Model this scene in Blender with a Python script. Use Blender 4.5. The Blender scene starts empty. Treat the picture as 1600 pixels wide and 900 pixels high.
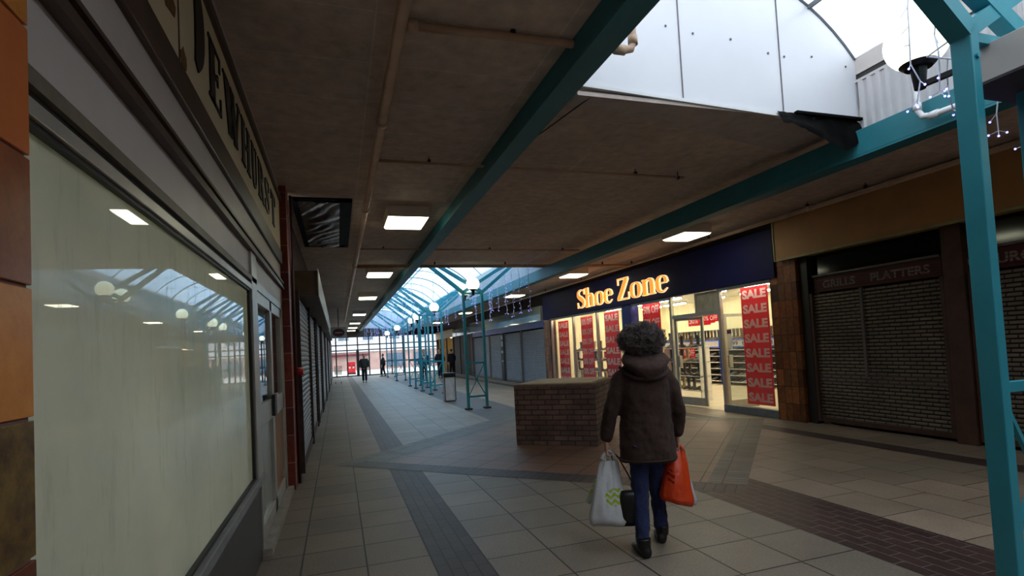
import bpy, math, random
from mathutils import Vector, Matrix, noise
random.seed(7)
PI = math.pi
SC = bpy.context.scene
COL = SC.collection

# ---------------------------------------------------------------- camera, sky, exposure
def setup_camera():
    f = 841.0; px, py = 800.0, 510.0
    nz = Vector((-1100.0, 20800.0, -f)).normalized()
    d = Vector((528 - px, -(560 - py), -f))
    ny = (d - d.dot(nz) * nz).normalized()
    nx = ny.cross(nz)
    m = Matrix((nx, ny, nz)).to_4x4()
    m.translation = Vector((0, 0, 1.52))
    cd = bpy.data.cameras.new('camera'); co = bpy.data.objects.new('camera', cd); COL.objects.link(co)
    cd.sensor_width = 36.0; cd.lens = f / 1600 * 36
    cd.shift_y = (py - 450) / 1600.0; cd.shift_x = 0
    cd.clip_start = 0.02; cd.clip_end = 300
    co.matrix_world = m
    SC.camera = co
setup_camera()
W = bpy.data.worlds.new('sky'); SC.world = W; W.use_nodes = True
wn = W.node_tree.nodes; wl = W.node_tree.links
wn['Background'].inputs['Color'].default_value = (0.84, 0.92, 1.0, 1)
wn['Background'].inputs['Strength'].default_value = 3.6
SC.view_settings.view_transform = 'Standard'
SC.view_settings.look = 'None'
SC.view_settings.gamma = 1.0
SC.view_settings.use_curve_mapping = False
SC.view_settings.exposure = 0.0

LAMP_E = 9.0        # ceiling lamps
SHOP_E = 32.0        # tubes in the shoe shop
GLOBE_E = 1.7
ROOM_FILL_E = 95.0       # added lamps that brighten the whitewashed window from behind
def portal(x0, x1, y0, y1, z):
    l = bpy.data.lights.new('rooflight_portal', 'AREA'); l.shape = 'RECTANGLE'
    l.size = x1 - x0; l.size_y = y1 - y0; l.cycles.is_portal = True
    o = bpy.data.objects.new('rooflight_portal', l); COL.objects.link(o)
    o.location = ((x0 + x1) / 2, (y0 + y1) / 2, z)
portal(1.75, 5.05, -5, 3.9, 4.2)
portal(1.75, 5.05, 12.75, 42, 4.2)

# ---------------------------------------------------------------- materials
MC = {}
def srgb(r, g, b):
    f = lambda c: (c / 255 / 12.92) if c / 255 <= 0.04045 else ((c / 255 + 0.055) / 1.055) ** 2.4
    return (f(r), f(g), f(b), 1)
def newmat(name):
    m = bpy.data.materials.new(name); m.use_nodes = True
    nt = m.node_tree
    return m, nt, nt.nodes['Principled BSDF']
def coords(nt, scale=(1, 1, 1), rot=(0, 0, 0), loc=(0, 0, 0), world=True):
    g = nt.nodes.new('ShaderNodeNewGeometry') if world else nt.nodes.new('ShaderNodeTexCoord')
    mp = nt.nodes.new('ShaderNodeMapping')
    nt.links.new(g.outputs['Position' if world else 'Object'], mp.inputs['Vector'])
    mp.inputs['Scale'].default_value = scale; mp.inputs['Rotation'].default_value = rot; mp.inputs['Location'].default_value = loc
    return mp.outputs['Vector']
def noise_tex(nt, vec, scale, detail=4, rough=0.6):
    n = nt.nodes.new('ShaderNodeTexNoise'); n.inputs['Scale'].default_value = scale
    n.inputs['Detail'].default_value = detail; n.inputs['Roughness'].default_value = rough
    nt.links.new(vec, n.inputs['Vector']); return n.outputs['Fac']
def ramp(nt, fac, stops):
    r = nt.nodes.new('ShaderNodeValToRGB'); e = r.color_ramp.elements
    while len(e) < len(stops): e.new(0.5)
    for i, (p, c) in enumerate(stops): e[i].position = p; e[i].color = c
    nt.links.new(fac, r.inputs['Fac']); return r.outputs['Color']
def mixc(nt, fac, a, b, mode='MIX'):
    m = nt.nodes.new('ShaderNodeMix'); m.data_type = 'RGBA'; m.blend_type = mode
    for s, v in ((0, fac), (6, a), (7, b)):
        if hasattr(v, 'links') or hasattr(v, 'is_linked'): nt.links.new(v, m.inputs[s])
        else: m.inputs[s].default_value = v
    return m.outputs[2]
def bump(nt, bs, h, strength=0.3, dist=0.01):
    b = nt.nodes.new('ShaderNodeBump'); b.inputs['Strength'].default_value = strength; b.inputs['Distance'].default_value = dist
    nt.links.new(h, b.inputs['Height']); nt.links.new(b.outputs['Normal'], bs.inputs['Normal'])
def mul(c, k): return (c[0] * k, c[1] * k, c[2] * k, 1)
def plain(name, c, rough=0.6, var=0.25, scale=6, metal=0.0, bmp=0.0, world=True, coat=0, spec=0.5):
    if name in MC: return MC[name]
    m, nt, bs = newmat(name)
    v = coords(nt, world=world)
    n = noise_tex(nt, v, scale)
    nt.links.new(ramp(nt, n, [(0.3, mul(c, 1 - var)), (0.7, mul(c, 1 + var * 0.5))]), bs.inputs['Base Color'])
    bs.inputs['Roughness'].default_value = rough; bs.inputs['Metallic'].default_value = metal
    bs.inputs['Specular IOR Level'].default_value = spec
    if coat: bs.inputs['Coat Weight'].default_value = coat; bs.inputs['Coat Roughness'].default_value = 0.03
    if bmp: bump(nt, bs, noise_tex(nt, v, scale * 6), bmp, 0.005)
    MC[name] = m; return m
def emit(name, c, s):
    if name in MC: return MC[name]
    m, nt, bs = newmat(name)
    bs.inputs['Base Color'].default_value = c
    bs.inputs['Emission Color'].default_value = c; bs.inputs['Emission Strength'].default_value = s
    n = noise_tex(nt, coords(nt, world=False), 3)
    nt.links.new(ramp(nt, n, [(0, (0.4, 0.4, 0.4, 1)), (1, (0.5, 0.5, 0.5, 1))]), bs.inputs['Roughness'])
    MC[name] = m; return m
def brickmat(name, axes, c1, c2, mortar, bw, rh, ms=0.01, offset=0.5, rot=0.0, loc=(0, 0), rough=0.7, bmp=0.4, grime=0.3, gs=1.5, bias=0.0, spec=0.5, fine=60):
    """axes: which world axes feed u,v of the brick texture"""
    if name in MC: return MC[name]
    m, nt, bs = newmat(name)
    g = nt.nodes.new('ShaderNodeNewGeometry'); sp = nt.nodes.new('ShaderNodeSeparateXYZ'); cb = nt.nodes.new('ShaderNodeCombineXYZ')
    nt.links.new(g.outputs['Position'], sp.inputs[0])
    nt.links.new(sp.outputs[axes[0]], cb.inputs[0]); nt.links.new(sp.outputs[axes[1]], cb.inputs[1])
    mp = nt.nodes.new('ShaderNodeMapping'); nt.links.new(cb.outputs[0], mp.inputs['Vector'])
    mp.inputs['Rotation'].default_value = (0, 0, rot); mp.inputs['Location'].default_value = (loc[0], loc[1], 0)
    b = nt.nodes.new('ShaderNodeTexBrick'); nt.links.new(mp.outputs[0], b.inputs['Vector'])
    b.offset = offset; b.inputs['Scale'].default_value = 1
    b.inputs['Color1'].default_value = c1; b.inputs['Color2'].default_value = c2; b.inputs['Mortar'].default_value = mortar
    b.inputs['Mortar Size'].default_value = ms; b.inputs['Mortar Smooth'].default_value = 0.2; b.inputs['Bias'].default_value = bias
    b.inputs['Brick Width'].default_value = bw; b.inputs['Row Height'].default_value = rh
    v = g.outputs['Position']
    n = noise_tex(nt, v, gs, 6); n2 = noise_tex(nt, v, fine, 3)
    col = mixc(nt, 1.0, b.outputs['Color'], ramp(nt, n, [(0.3, (1 - grime,) * 3 + (1,)), (0.7, (1, 1, 1, 1))]), 'MULTIPLY')
    col = mixc(nt, 1.0, col, ramp(nt, n2, [(0.3, (0.78, 0.78, 0.78, 1)), (0.7, (1.12, 1.12, 1.12, 1))]), 'MULTIPLY')
    nt.links.new(col, bs.inputs['Base Color'])
    bs.inputs['Roughness'].default_value = rough; bs.inputs['Specular IOR Level'].default_value = spec
    inv = nt.nodes.new('ShaderNodeMath'); inv.operation = 'SUBTRACT'; inv.inputs[0].default_value = 1
    nt.links.new(b.outputs['Fac'], inv.inputs[1])
    if bmp: bump(nt, bs, inv.outputs[0], bmp, 0.004)
    MC[name] = m; return m

TEAL = plain('teal_paint', srgb(48, 144, 160), 0.45, 0.12, 3, bmp=0.05)
WHITE = plain('white_paint', srgb(214, 214, 216), 0.6, 0.08, 1.5)
CREAM = plain('cream_pipe', srgb(190, 158, 132), 0.45, 0.2, 4)
ALU = plain('aluminium', srgb(190, 186, 178), 0.38, 0.15, 5, metal=0.6)
DARK = plain('dark_rubber', srgb(28, 26, 25), 0.5, 0.2, 8)
BLACKP = plain('black_plastic', srgb(20, 19, 20), 0.3, 0.2, 8)
BROWNRAIL = plain('brown_rail', srgb(74, 55, 46), 0.45, 0.35, 7)
GREYPANEL = plain('grey_panel', srgb(198, 189, 184), 0.45, 0.1, 2)
LAMPBODY = plain('lamp_body', srgb(236, 224, 208), 0.5, 0.1, 4)
LAMP = emit('lamp_diffuser', (1.0, 1.0, 0.72, 1), LAMP_E)
GLOBE = emit('globe_glow', (0.93, 1.0, 0.72, 1), GLOBE_E)
TUBE = emit('tube_glow', (1.0, 0.93, 0.68, 1), SHOP_E)
BLUELED = emit('blue_led', (0.22, 0.22, 1.0, 1), 5)
def paper(name, c, tf):
    m = plain(name, c, .5, .06, 3); nt = m.node_tree; bs = nt.nodes['Principled BSDF']
    tr = nt.nodes.new('ShaderNodeBsdfTranslucent'); tr.inputs['Color'].default_value = c; mx = nt.nodes.new('ShaderNodeMixShader'); mx.inputs[0].default_value = tf
    nt.links.new(bs.outputs[0], mx.inputs[1]); nt.links.new(tr.outputs[0], mx.inputs[2]); nt.links.new(mx.outputs[0], nt.nodes['Material Output'].inputs['Surface']); return m
REDP = paper('red_banner', srgb(214, 18, 40), .45)
WHITEL = paper('white_letters', srgb(244, 240, 236), .5)
NAVY = plain('navy_fascia', srgb(22, 24, 78), 0.6, 0.12, 2, spec=.2)
BLUE = plain('blue_metal', srgb(32, 44, 130), 0.4, 0.15, 3)
SHELFW = plain('shelf_white', srgb(225, 222, 215), 0.5, 0.05, 3)

# ---------------------------------------------------------------- mesh helper
class MB:
    def __init__(s): s.v = []; s.f = []; s.m = []
    def add(s, vs, fs, mi=0):
        o = len(s.v); s.v += [tuple(p) for p in vs]; s.f += [tuple(i + o for i in q) for q in fs]; s.m += [mi] * len(fs); return s
    def box(s, x0, x1, y0, y1, z0, z1, mi=0):
        vs = [(x, y, z) for z in (z0, z1) for y in (y0, y1) for x in (x0, x1)]
        return s.add(vs, [(0, 2, 3, 1), (4, 5, 7, 6), (0, 1, 5, 4), (2, 6, 7, 3), (0, 4, 6, 2), (1, 3, 7, 5)], mi)
    def bar(s, a, b, w, d, mi=0, up=(0, 0, 1)):
        a = Vector(a); b = Vector(b); t = (b - a).normalized(); up = Vector(up)
        if abs(t.dot(up)) > 0.98: up = Vector((0, 1, 0))
        sx = t.cross(up).normalized() * (w / 2); sy = sx.cross(t).normalized() * (d / 2)
        vs = [p + i * sx + j * sy for p in (a, b) for i, j in ((-1, -1), (1, -1), (1, 1), (-1, 1))]
        return s.add(vs, [(0, 1, 2, 3), (7, 6, 5, 4), (0, 4, 5, 1), (1, 5, 6, 2), (2, 6, 7, 3), (3, 7, 4, 0)], mi)
    def tube(s, pts, r, n=10, mi=0, caps=True):
        pts = [Vector(p) for p in pts]; R = r if isinstance(r, (list, tuple)) else [r] * len(pts)
        vs = []; prev = None
        for i, p in enumerate(pts):
            t = (pts[min(i + 1, len(pts) - 1)] - pts[max(i - 1, 0)]).normalized()
            if prev is None:
                a = Vector((0, 0, 1)) if abs(t.z) < 0.9 else Vector((1, 0, 0))
                u = t.cross(a).normalized()
            else:
                u = (prev - prev.dot(t) * t).normalized()
            prev = u; w = t.cross(u)
            for k in range(n):
                an = 2 * PI * k / n; vs.append(p + R[i] * (math.cos(an) * u + math.sin(an) * w))
        fs = []
        for i in range(len(pts) - 1):
            for k in range(n):
                k2 = (k + 1) % n; fs.append((i * n + k, i * n + k2, (i + 1) * n + k2, (i + 1) * n + k))
        if caps: fs.append(tuple(range(n))[::-1]); fs.append(tuple(range((len(pts) - 1) * n, len(pts) * n)))
        return s.add(vs, fs, mi)
    def ell(s, c, r, nu=16, nv=10, mi=0, M=None):
        vs = []; c = Vector(c)
        for j in range(nv + 1):
            t = PI * j / nv
            for i in range(nu):
                p = 2 * PI * i / nu
                q = Vector((r[0] * math.sin(t) * math.cos(p), r[1] * math.sin(t) * math.sin(p), r[2] * math.cos(t)))
                if M is not None: q = M @ q
                vs.append(c + q)
        fs = [(j * nu + i, (j + 1) * nu + i, (j + 1) * nu + (i + 1) % nu, j * nu + (i + 1) % nu) for j in range(nv) for i in range(nu)]
        return s.add(vs, fs, mi)
    def rings(s, rs, mi=0, caps=True):
        n = len(rs[0]); vs = [p for r in rs for p in r]
        fs = [(j * n + i, j * n + (i + 1) % n, (j + 1) * n + (i + 1) % n, (j + 1) * n + i) for j in range(len(rs) - 1) for i in range(n)]
        if caps: fs.append(tuple(range(n))[::-1]); fs.append(tuple(range((len(rs) - 1) * n, len(rs) * n)))
        return s.add(vs, fs, mi)
    def prism(s, poly, O, U, V, N, d, mi=0):
        O = Vector(O); U = Vector(U); V = Vector(V); N = Vector(N); n = len(poly)
        vs = [O + U * a + V * b for a, b in poly] + [O + U * a + V * b + N * d for a, b in poly]
        fs = [tuple(range(n))[::-1], tuple(range(n, 2 * n))] + [(i, (i + 1) % n, n + (i + 1) % n, n + i) for i in range(n)]
        return s.add(vs, fs, mi)
    def xf(s, fn):
        s.v = [tuple(fn(Vector(p))) for p in s.v]; return s
    def build(s, name, mats, parent=None, smooth=False, bevel=0.0, loc=None):
        me = bpy.data.meshes.new(name)
        off = Vector(loc) if loc is not None else (Vector(parent['_b']) if parent is not None and '_b' in parent else Vector((0, 0, 0)))
        me.from_pydata([tuple(Vector(p) - off) for p in s.v], [], s.f)
        if not isinstance(mats, (list, tuple)): mats = [mats]
        for m in mats: me.materials.append(m)
        me.polygons.foreach_set('material_index', s.m)
        if smooth: me.polygons.foreach_set('use_smooth', [True] * len(s.f))
        me.update()
        o = bpy.data.objects.new(name, me); COL.objects.link(o)
        if parent is not None:
            o.parent = parent
            o['_b'] = tuple(off)
        elif loc is not None: o.location = loc; o['_b'] = tuple(loc)
        if bevel:
            b = o.modifiers.new('bevel', 'BEVEL'); b.width = bevel; b.segments = 2; b.limit_method = 'ANGLE'
        return o
def thing(name, label, cat, loc=(0, 0, 0), group=None):
    o = bpy.data.objects.new(name, None); COL.objects.link(o); o.location = loc; o['_b'] = tuple(loc)
    o.empty_display_size = 0.1
    return tag(o, label, cat, group)
def tag(o, label, cat, group=None, kind=None):
    o['label'] = label; o['category'] = cat
    if group: o['group'] = group
    if kind: o['kind'] = kind
    return o
def struct(name, mb, m, **k):
    o = mb.build(name, m, **k); o['kind'] = 'structure'; return o
def dup(root, loc, rotz=0, label=None, scale=1.0):
    r = root.copy(); COL.objects.link(r); r.location = loc; r.rotation_euler = (0, 0, rotz)
    r.scale = (scale,) * 3
    if label: r['label'] = label
    for ch in root.children:
        c = ch.copy(); COL.objects.link(c); c.parent = r
        for g in ch.children:
            d = g.copy(); COL.objects.link(d); d.parent = c
    return r

# text -> 2D triangles from the built-in font, scaled to a box
TXT = {}
def text_geo(s, bold=0.0):
    if (s, bold) in TXT: return TXT[(s, bold)]
    cu = bpy.data.curves.new('t', 'FONT'); cu.body = s; cu.size = 1; cu.offset = bold; cu.resolution_u = 3
    o = bpy.data.objects.new('t', cu); COL.objects.link(o)
    dg = bpy.context.evaluated_depsgraph_get()
    me = bpy.data.meshes.new_from_object(o.evaluated_get(dg))
    vs = [(v.co.x, v.co.y) for v in me.vertices]; fs = [tuple(p.vertices) for p in me.polygons]
    bpy.data.objects.remove(o); bpy.data.curves.remove(cu); bpy.data.meshes.remove(me)
    x0 = min(v[0] for v in vs); x1 = max(v[0] for v in vs); y0 = min(v[1] for v in vs); y1 = max(v[1] for v in vs)
    vs = [((a - x0) / (x1 - x0), (b - y0) / (y1 - y0)) for a, b in vs]
    TXT[(s, bold)] = (vs, fs); return vs, fs
def put_text(mb, s, O, U, V, w, h, bold=0.03, mi=0):
    vs, fs = text_geo(s, bold); O = Vector(O); U = Vector(U); V = Vector(V)
    mb.add([O + U * (a * w) + V * (b * h) for a, b in vs], fs, mi)

# serif letters drawn as strokes of varying width: list of strokes; each stroke list of (x,y,w) ; serifs are flat bars
def stroke(mb, pts, O, U, V, N, d, mi=0, sub=4, hw=None):
    """pen stroke: pts (x, y, w); smooth catmull-rom"""
    P = [Vector(p) for p in pts]; q = []
    for i in range(len(P) - 1):
        p0 = P[max(i - 1, 0)]; p1 = P[i]; p2 = P[i + 1]; p3 = P[min(i + 2, len(P) - 1)]
        for k in range(sub):
            t = k / sub
            q.append(0.5 * ((2 * p1) + (p2 - p0) * t + (2 * p0 - 5 * p1 + 4 * p2 - p3) * t * t + (3 * p1 - p0 - 3 * p2 + p3) * t ** 3))
    q.append(P[-1])
    L = []; Rr = []
    for i, p in enumerate(q):
        t = q[min(i + 1, len(q) - 1)] - q[max(i - 1, 0)]; t.z = 0; t.normalize()
        nn = Vector((-t.y, t.x, 0)); L.append(p + nn * p.z / 2); Rr.append(p - nn * p.z / 2)
    O = Vector(O); U = Vector(U); V = Vector(V); N = Vector(N)
    f = lambda p, k: O + U * p.x + V * p.y + N * (d * k)
    vs = []
    for a, b in zip(L, Rr): vs += [f(a, 0), f(b, 0), f(b, 1), f(a, 1)]
    fs = []
    for i in range(len(q) - 1):
        a = i * 4; b = a + 4
        fs += [(a, b, b + 1, a + 1), (a + 1, b + 1, b + 2, a + 2), (a + 2, b + 2, b + 3, a + 3), (a + 3, b + 3, b, a)]
    fs += [(0, 1, 2, 3), (len(vs) - 1, len(vs) - 2, len(vs) - 3, len(vs) - 4)]
    mb.add(vs, fs, mi)
def ln(x0, y0, x1, y1, w): return ('l', [(x0, y0, w), (x1, y1, w)])
def cv(*p): return ('c', list(p))
K = 0.2; T = 0.07
GLY = {
 'S': (0.62, [cv((.55, .72, .04), (.5, .9, .05), (.32, .96, .08), (.13, .86, .14), (.14, .66, .2), (.34, .5, .24), (.5, .34, .2), (.5, .14, .14), (.3, .04, .08), (.12, .1, .05), (.06, .3, .04)), ln(.56, .7, .56, .98, .05), ln(.06, .02, .06, .32, .05)]),
 'h': (0.66, [ln(.16, 0, .16, 1, K), ln(.02, .97, .16, .97, .06), ln(.02, .03, .32, .03, .06), cv((.2, .5, .05), (.32, .62, .1), (.46, .6, .16), (.5, .45, K), (.5, .05, K)), ln(.38, .03, .64, .03, .06)]),
 'n': (0.66, [ln(.16, 0, .16, .66, K), ln(.02, .64, .16, .64, .06), ln(.02, .03, .32, .03, .06), cv((.2, .5, .05), (.32, .63, .1), (.46, .6, .16), (.5, .45, K), (.5, .05, K)), ln(.38, .03, .64, .03, .06)]),
 'o': (0.62, [cv((.31, .65, .05), (.15, .56, .15), (.11, .33, .2), (.15, .1, .15), (.31, .01, .05), (.47, .1, .15), (.51, .33, .2), (.47, .56, .15), (.31, .65, .05))]),
 'e': (0.56, [cv((.12, .36, .05), (.3, .37, .05), (.49, .37, .06)), cv((.48, .37, .16), (.44, .56, .13), (.3, .65, .06), (.14, .56, .15), (.1, .33, .2), (.15, .1, .15), (.32, .02, .08), (.5, .14, .04))]),
 'Z': (0.75, [ln(.08, .96, .68, .96, .08), ln(.1, .7, .1, .98, .05), cv((.6, .95, .22), (.38, .5, .22), (.14, .05, .22)), ln(.06, .04, .68, .04, .08), ln(.68, .02, .68, .32, .05)]),
 'D': (0.72, [ln(.17, 0, .17, 1, .1), cv((.1, .97, .05), (.35, .95, .14), (.55, .75, .26), (.58, .5, .3), (.55, .25, .26), (.35, .05, .14), (.1, .03, .05))]),
 'E': (0.66, [ln(.2, 0, .2, 1, .22), ln(.04, .97, .6, .97, .06), ln(.04, .03, .62, .03, .06), ln(.2, .52, .48, .52, .06), ln(.59, .74, .59, 1, .05), ln(.61, 0, .61, .3, .05), ln(.47, .42, .47, .62, .05)]),
 'W': (0.95, [ln(.14, .98, .34, .02, .2), ln(.34, .04, .48, .9, .07), ln(.46, .98, .64, .02, .2), ln(.64, .04, .84, .98, .07), ln(.0, .97, .3, .97, .06), ln(.36, .97, .58, .97, .06), ln(.74, .97, .94, .97, .06)]),
 'H': (0.8, [ln(.18, 0, .18, 1, .2), ln(.62, 0, .62, 1, .2), ln(.18, .5, .62, .5, .07), ln(.03, .97, .33, .97, .06), ln(.03, .03, .33, .03, .06), ln(.47, .97, .77, .97, .06), ln(.47, .03, .77, .03, .06)]),
 'U': (0.74, [cv((.18, .98, .22), (.18, .4, .22), (.24, .1, .16), (.4, .03, .1), (.54, .12, .07), (.58, .4, .07), (.58, .98, .07)), ln(.02, .97, .34, .97, .06), ln(.46, .97, .7, .97, .06)]),
 'R': (0.74, [ln(.18, 0, .18, 1, .22), ln(.03, .97, .3, .97, .06), ln(.03, .03, .34, .03, .06), cv((.2, .96, .06), (.42, .93, .1), (.54, .74, .2), (.42, .55, .1), (.2, .52, .06)), cv((.38, .52, .1), (.52, .3, .2), (.6, .06, .2)), ln(.54, .03, .72, .03, .06)]),
 'T': (0.66, [ln(.33, 0, .33, 1, .22), ln(.03, .96, .63, .96, .08), ln(.04, .72, .04, 1, .05), ln(.62, .72, .62, 1, .05), ln(.18, .03, .48, .03, .06)]),
}
def serif_word(mb, word, O, U, V, N, h, d, width=None, mi=0, only=None, yscale=1.0):
    tot = sum(GLY[c][0] for c in word) ; sc = (width / tot) if width else h
    x = 0; O = Vector(O); U = Vector(U); V = Vector(V)
    for c in word:
        for kind, pts in GLY[c][1]:
            # widths are scaled with the x scale; use anisotropic frame
            stroke(mb, pts, O + U * x, U * sc, V * h, N, d, mi, sub=1 if kind == 'l' else 4)
        x += GLY[c][0] * sc

# ================================================================= FLOOR
slabL = brickmat('slabs_left', (0, 1), srgb(142, 124, 108), srgb(124, 110, 97), srgb(42, 38, 36), .455, .455, .007, 0.0, loc=(-.145, -.03), rough=.55, gs=.8, grime=.35)
slabM = brickmat('slabs_middle', (0, 1), srgb(146, 132, 118), srgb(128, 118, 107), srgb(44, 40, 38), .478, .478, .007, 0.0, loc=(-.97, -.03), rough=.5, gs=.8, grime=.35)
slabR = brickmat('slabs_right', (1, 0), srgb(160, 140, 122), srgb(140, 124, 108), srgb(60, 50, 44), .6, .476, .006, 0.5, loc=(0, -4.12), rough=.5, gs=.8, grime=.35)
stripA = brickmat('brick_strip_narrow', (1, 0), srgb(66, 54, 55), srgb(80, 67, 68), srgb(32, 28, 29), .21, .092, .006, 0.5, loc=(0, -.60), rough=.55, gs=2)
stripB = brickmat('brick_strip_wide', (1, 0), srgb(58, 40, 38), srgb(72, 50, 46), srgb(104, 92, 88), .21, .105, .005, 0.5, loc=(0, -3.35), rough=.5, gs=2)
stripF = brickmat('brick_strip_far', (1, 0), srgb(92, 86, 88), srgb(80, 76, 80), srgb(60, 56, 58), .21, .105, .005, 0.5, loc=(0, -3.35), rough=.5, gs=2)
diagA = brickmat('brick_diagonal', (0, 1), srgb(74, 62, 62), srgb(88, 76, 78), srgb(34, 30, 30), .1, .35, .007, 0.5, rot=PI / 4, rough=.55, gs=2)
diagB = brickmat('brick_diagonal_back', (0, 1), srgb(118, 112, 108), srgb(96, 90, 88), srgb(44, 40, 40), .1, .35, .007, 0.5, rot=-PI / 4, rough=.55, gs=2)
diagIn = brickmat('pink_slabs', (0, 1), srgb(138, 104, 88), srgb(120, 92, 80), srgb(44, 34, 32), .46, .46, .008, 0.0, rot=PI / 4, rough=.5, gs=1.2)
fl = MB()
def poly(pts, z, mi): fl.add([(x, y, z) for x, y in pts], [tuple(range(len(pts)))], mi)
Y0, Y1 = -12, 43
poly([(-.9, Y0), (13, Y0), (13, Y1), (-.9, Y1)], 0, 0)
poly([(.97, Y0), (3.36, Y0), (3.36, Y1), (.97, Y1)], .001, 1)
poly([(4.12, Y0), (6.5, Y0), (6.5, Y1), (4.12, Y1)], .001, 2)
poly([(6.82, Y0), (7.7, Y0), (7.7, Y1), (6.82, Y1)], .001, 2)
poly([(.60, Y0), (.97, Y0), (.97, Y1), (.60, Y1)], .002, 3)
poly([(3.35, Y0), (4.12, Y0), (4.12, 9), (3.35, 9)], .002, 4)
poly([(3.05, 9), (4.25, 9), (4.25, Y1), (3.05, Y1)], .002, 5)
poly([(6.5, Y0), (6.82, Y0), (6.82, Y1), (6.5, Y1)], .002, 4)
# diamond of diagonal paving: outer (left, bottom, right, top)
def dia(a, b, c, d, z, mi):  # lines y-x=a (lower) .. b (upper); y+x=c (lower) .. d (upper)
    P = [((c - a) / 2, (c + a) / 2), ((d - a) / 2, (d + a) / 2), ((d - b) / 2, (d + b) / 2), ((c - b) / 2, (c + b) / 2)]
    poly(P, z, mi)
dia(.65, 8.2, 8.0, 15.3, .003, 7)
dia(.65, 7.85, 8.0, 8.48, .004, 6)
dia(1.2, 7.25, 8.48, 14.8, .004, 8)
struct('floor', fl, [slabL, slabM, slabR, stripA, stripB, stripF, diagA, diagB, diagIn])

# ================================================================= CEILING
ceilm = brickmat('ceiling_boards', (1, 0), srgb(218, 196, 180), srgb(212, 190, 174), srgb(232, 214, 200), .6, 1.2, .006, 0.0, loc=(.35, -.3), rough=.75, bmp=.15, grime=.32, gs=.7, fine=8)
c = MB()
for x0, x1, y0, y1 in ((-1, 1.76, -12, 43), (5.05, 7.8, -12, 43), (1.76, 5.05, 3.97, 12.7), (1.76, 5.05, -12, -5)):
    c.box(x0, x1, y0, y1, 3.6, 3.72)
struct('ceiling', c, ceilm)
corr = plain('corrugated_white', srgb(190, 186, 188), .5, .1, 2)
def vault_mat(name, tint, tfac):
    m, nt, bs = newmat(name)
    out = nt.nodes['Material Output']; nt.nodes.remove(bs)
    g = coords(nt)
    w = nt.nodes.new('ShaderNodeTexWave'); w.wave_type = 'BANDS'; w.bands_direction = 'Y'; w.inputs['Scale'].default_value = 1.1
    w.inputs['Distortion'].default_value = .3; nt.links.new(g, w.inputs['Vector'])
    n = noise_tex(nt, g, 1.2)
    col = mixc(nt, .45, ramp(nt, w.outputs['Fac'], [(0, (.80, .84, .86, 1)), (.08, (.80, .84, .86, 1)), (.2, (.97, .98, .98, 1))]), ramp(nt, n, [(.3, (.7, .74, .76, 1)), (.7, (.98, .98, .98, 1))]), 'MULTIPLY')
    col = mixc(nt, 1, col, tint, 'MULTIPLY')
    tr = nt.nodes.new('ShaderNodeBsdfTranslucent'); tp = nt.nodes.new('ShaderNodeBsdfTransparent'); di = nt.nodes.new('ShaderNodeBsdfGlossy')
    di.inputs['Roughness'].default_value = .25
    nt.links.new(col, tr.inputs['Color']); nt.links.new(col, tp.inputs['Color'])
    m1 = nt.nodes.new('ShaderNodeMixShader'); m1.inputs[0].default_value = tfac
    nt.links.new(tr.outputs[0], m1.inputs[1]); nt.links.new(tp.outputs[0], m1.inputs[2])
    m2 = nt.nodes.new('ShaderNodeMixShader'); m2.inputs[0].default_value = .06
    nt.links.new(m1.outputs[0], m2.inputs[1]); nt.links.new(di.outputs[0], m2.inputs[2])
    nt.links.new(m2.outputs[0], out.inputs['Surface']); return m
VAULT_NEAR = vault_mat('vault_sheet_clear', (.97, .97, .97, 1), .22); VAULT_FAR = vault_mat('vault_sheet_blue', (.50, .72, .92, 1), .14)
ZC, RR, XC = 2.84, 2.17, 3.38
def arc(x): return ZC + math.sqrt(max(0, RR * RR - (x - XC) ** 2))
XA, XB = 1.80, 5.04
def arcpts(n=20): 
    a0 = math.asin((XA - XC) / RR); a1 = math.asin((XB - XC) / RR)
    return [(XC + RR * math.sin(a0 + (a1 - a0) * i / n), ZC + RR * math.cos(a0 + (a1 - a0) * i / n)) for i in range(n + 1)]
FRAMEM = plain('vault_frame', srgb(92, 100, 106), .4, .2, 3)
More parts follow.
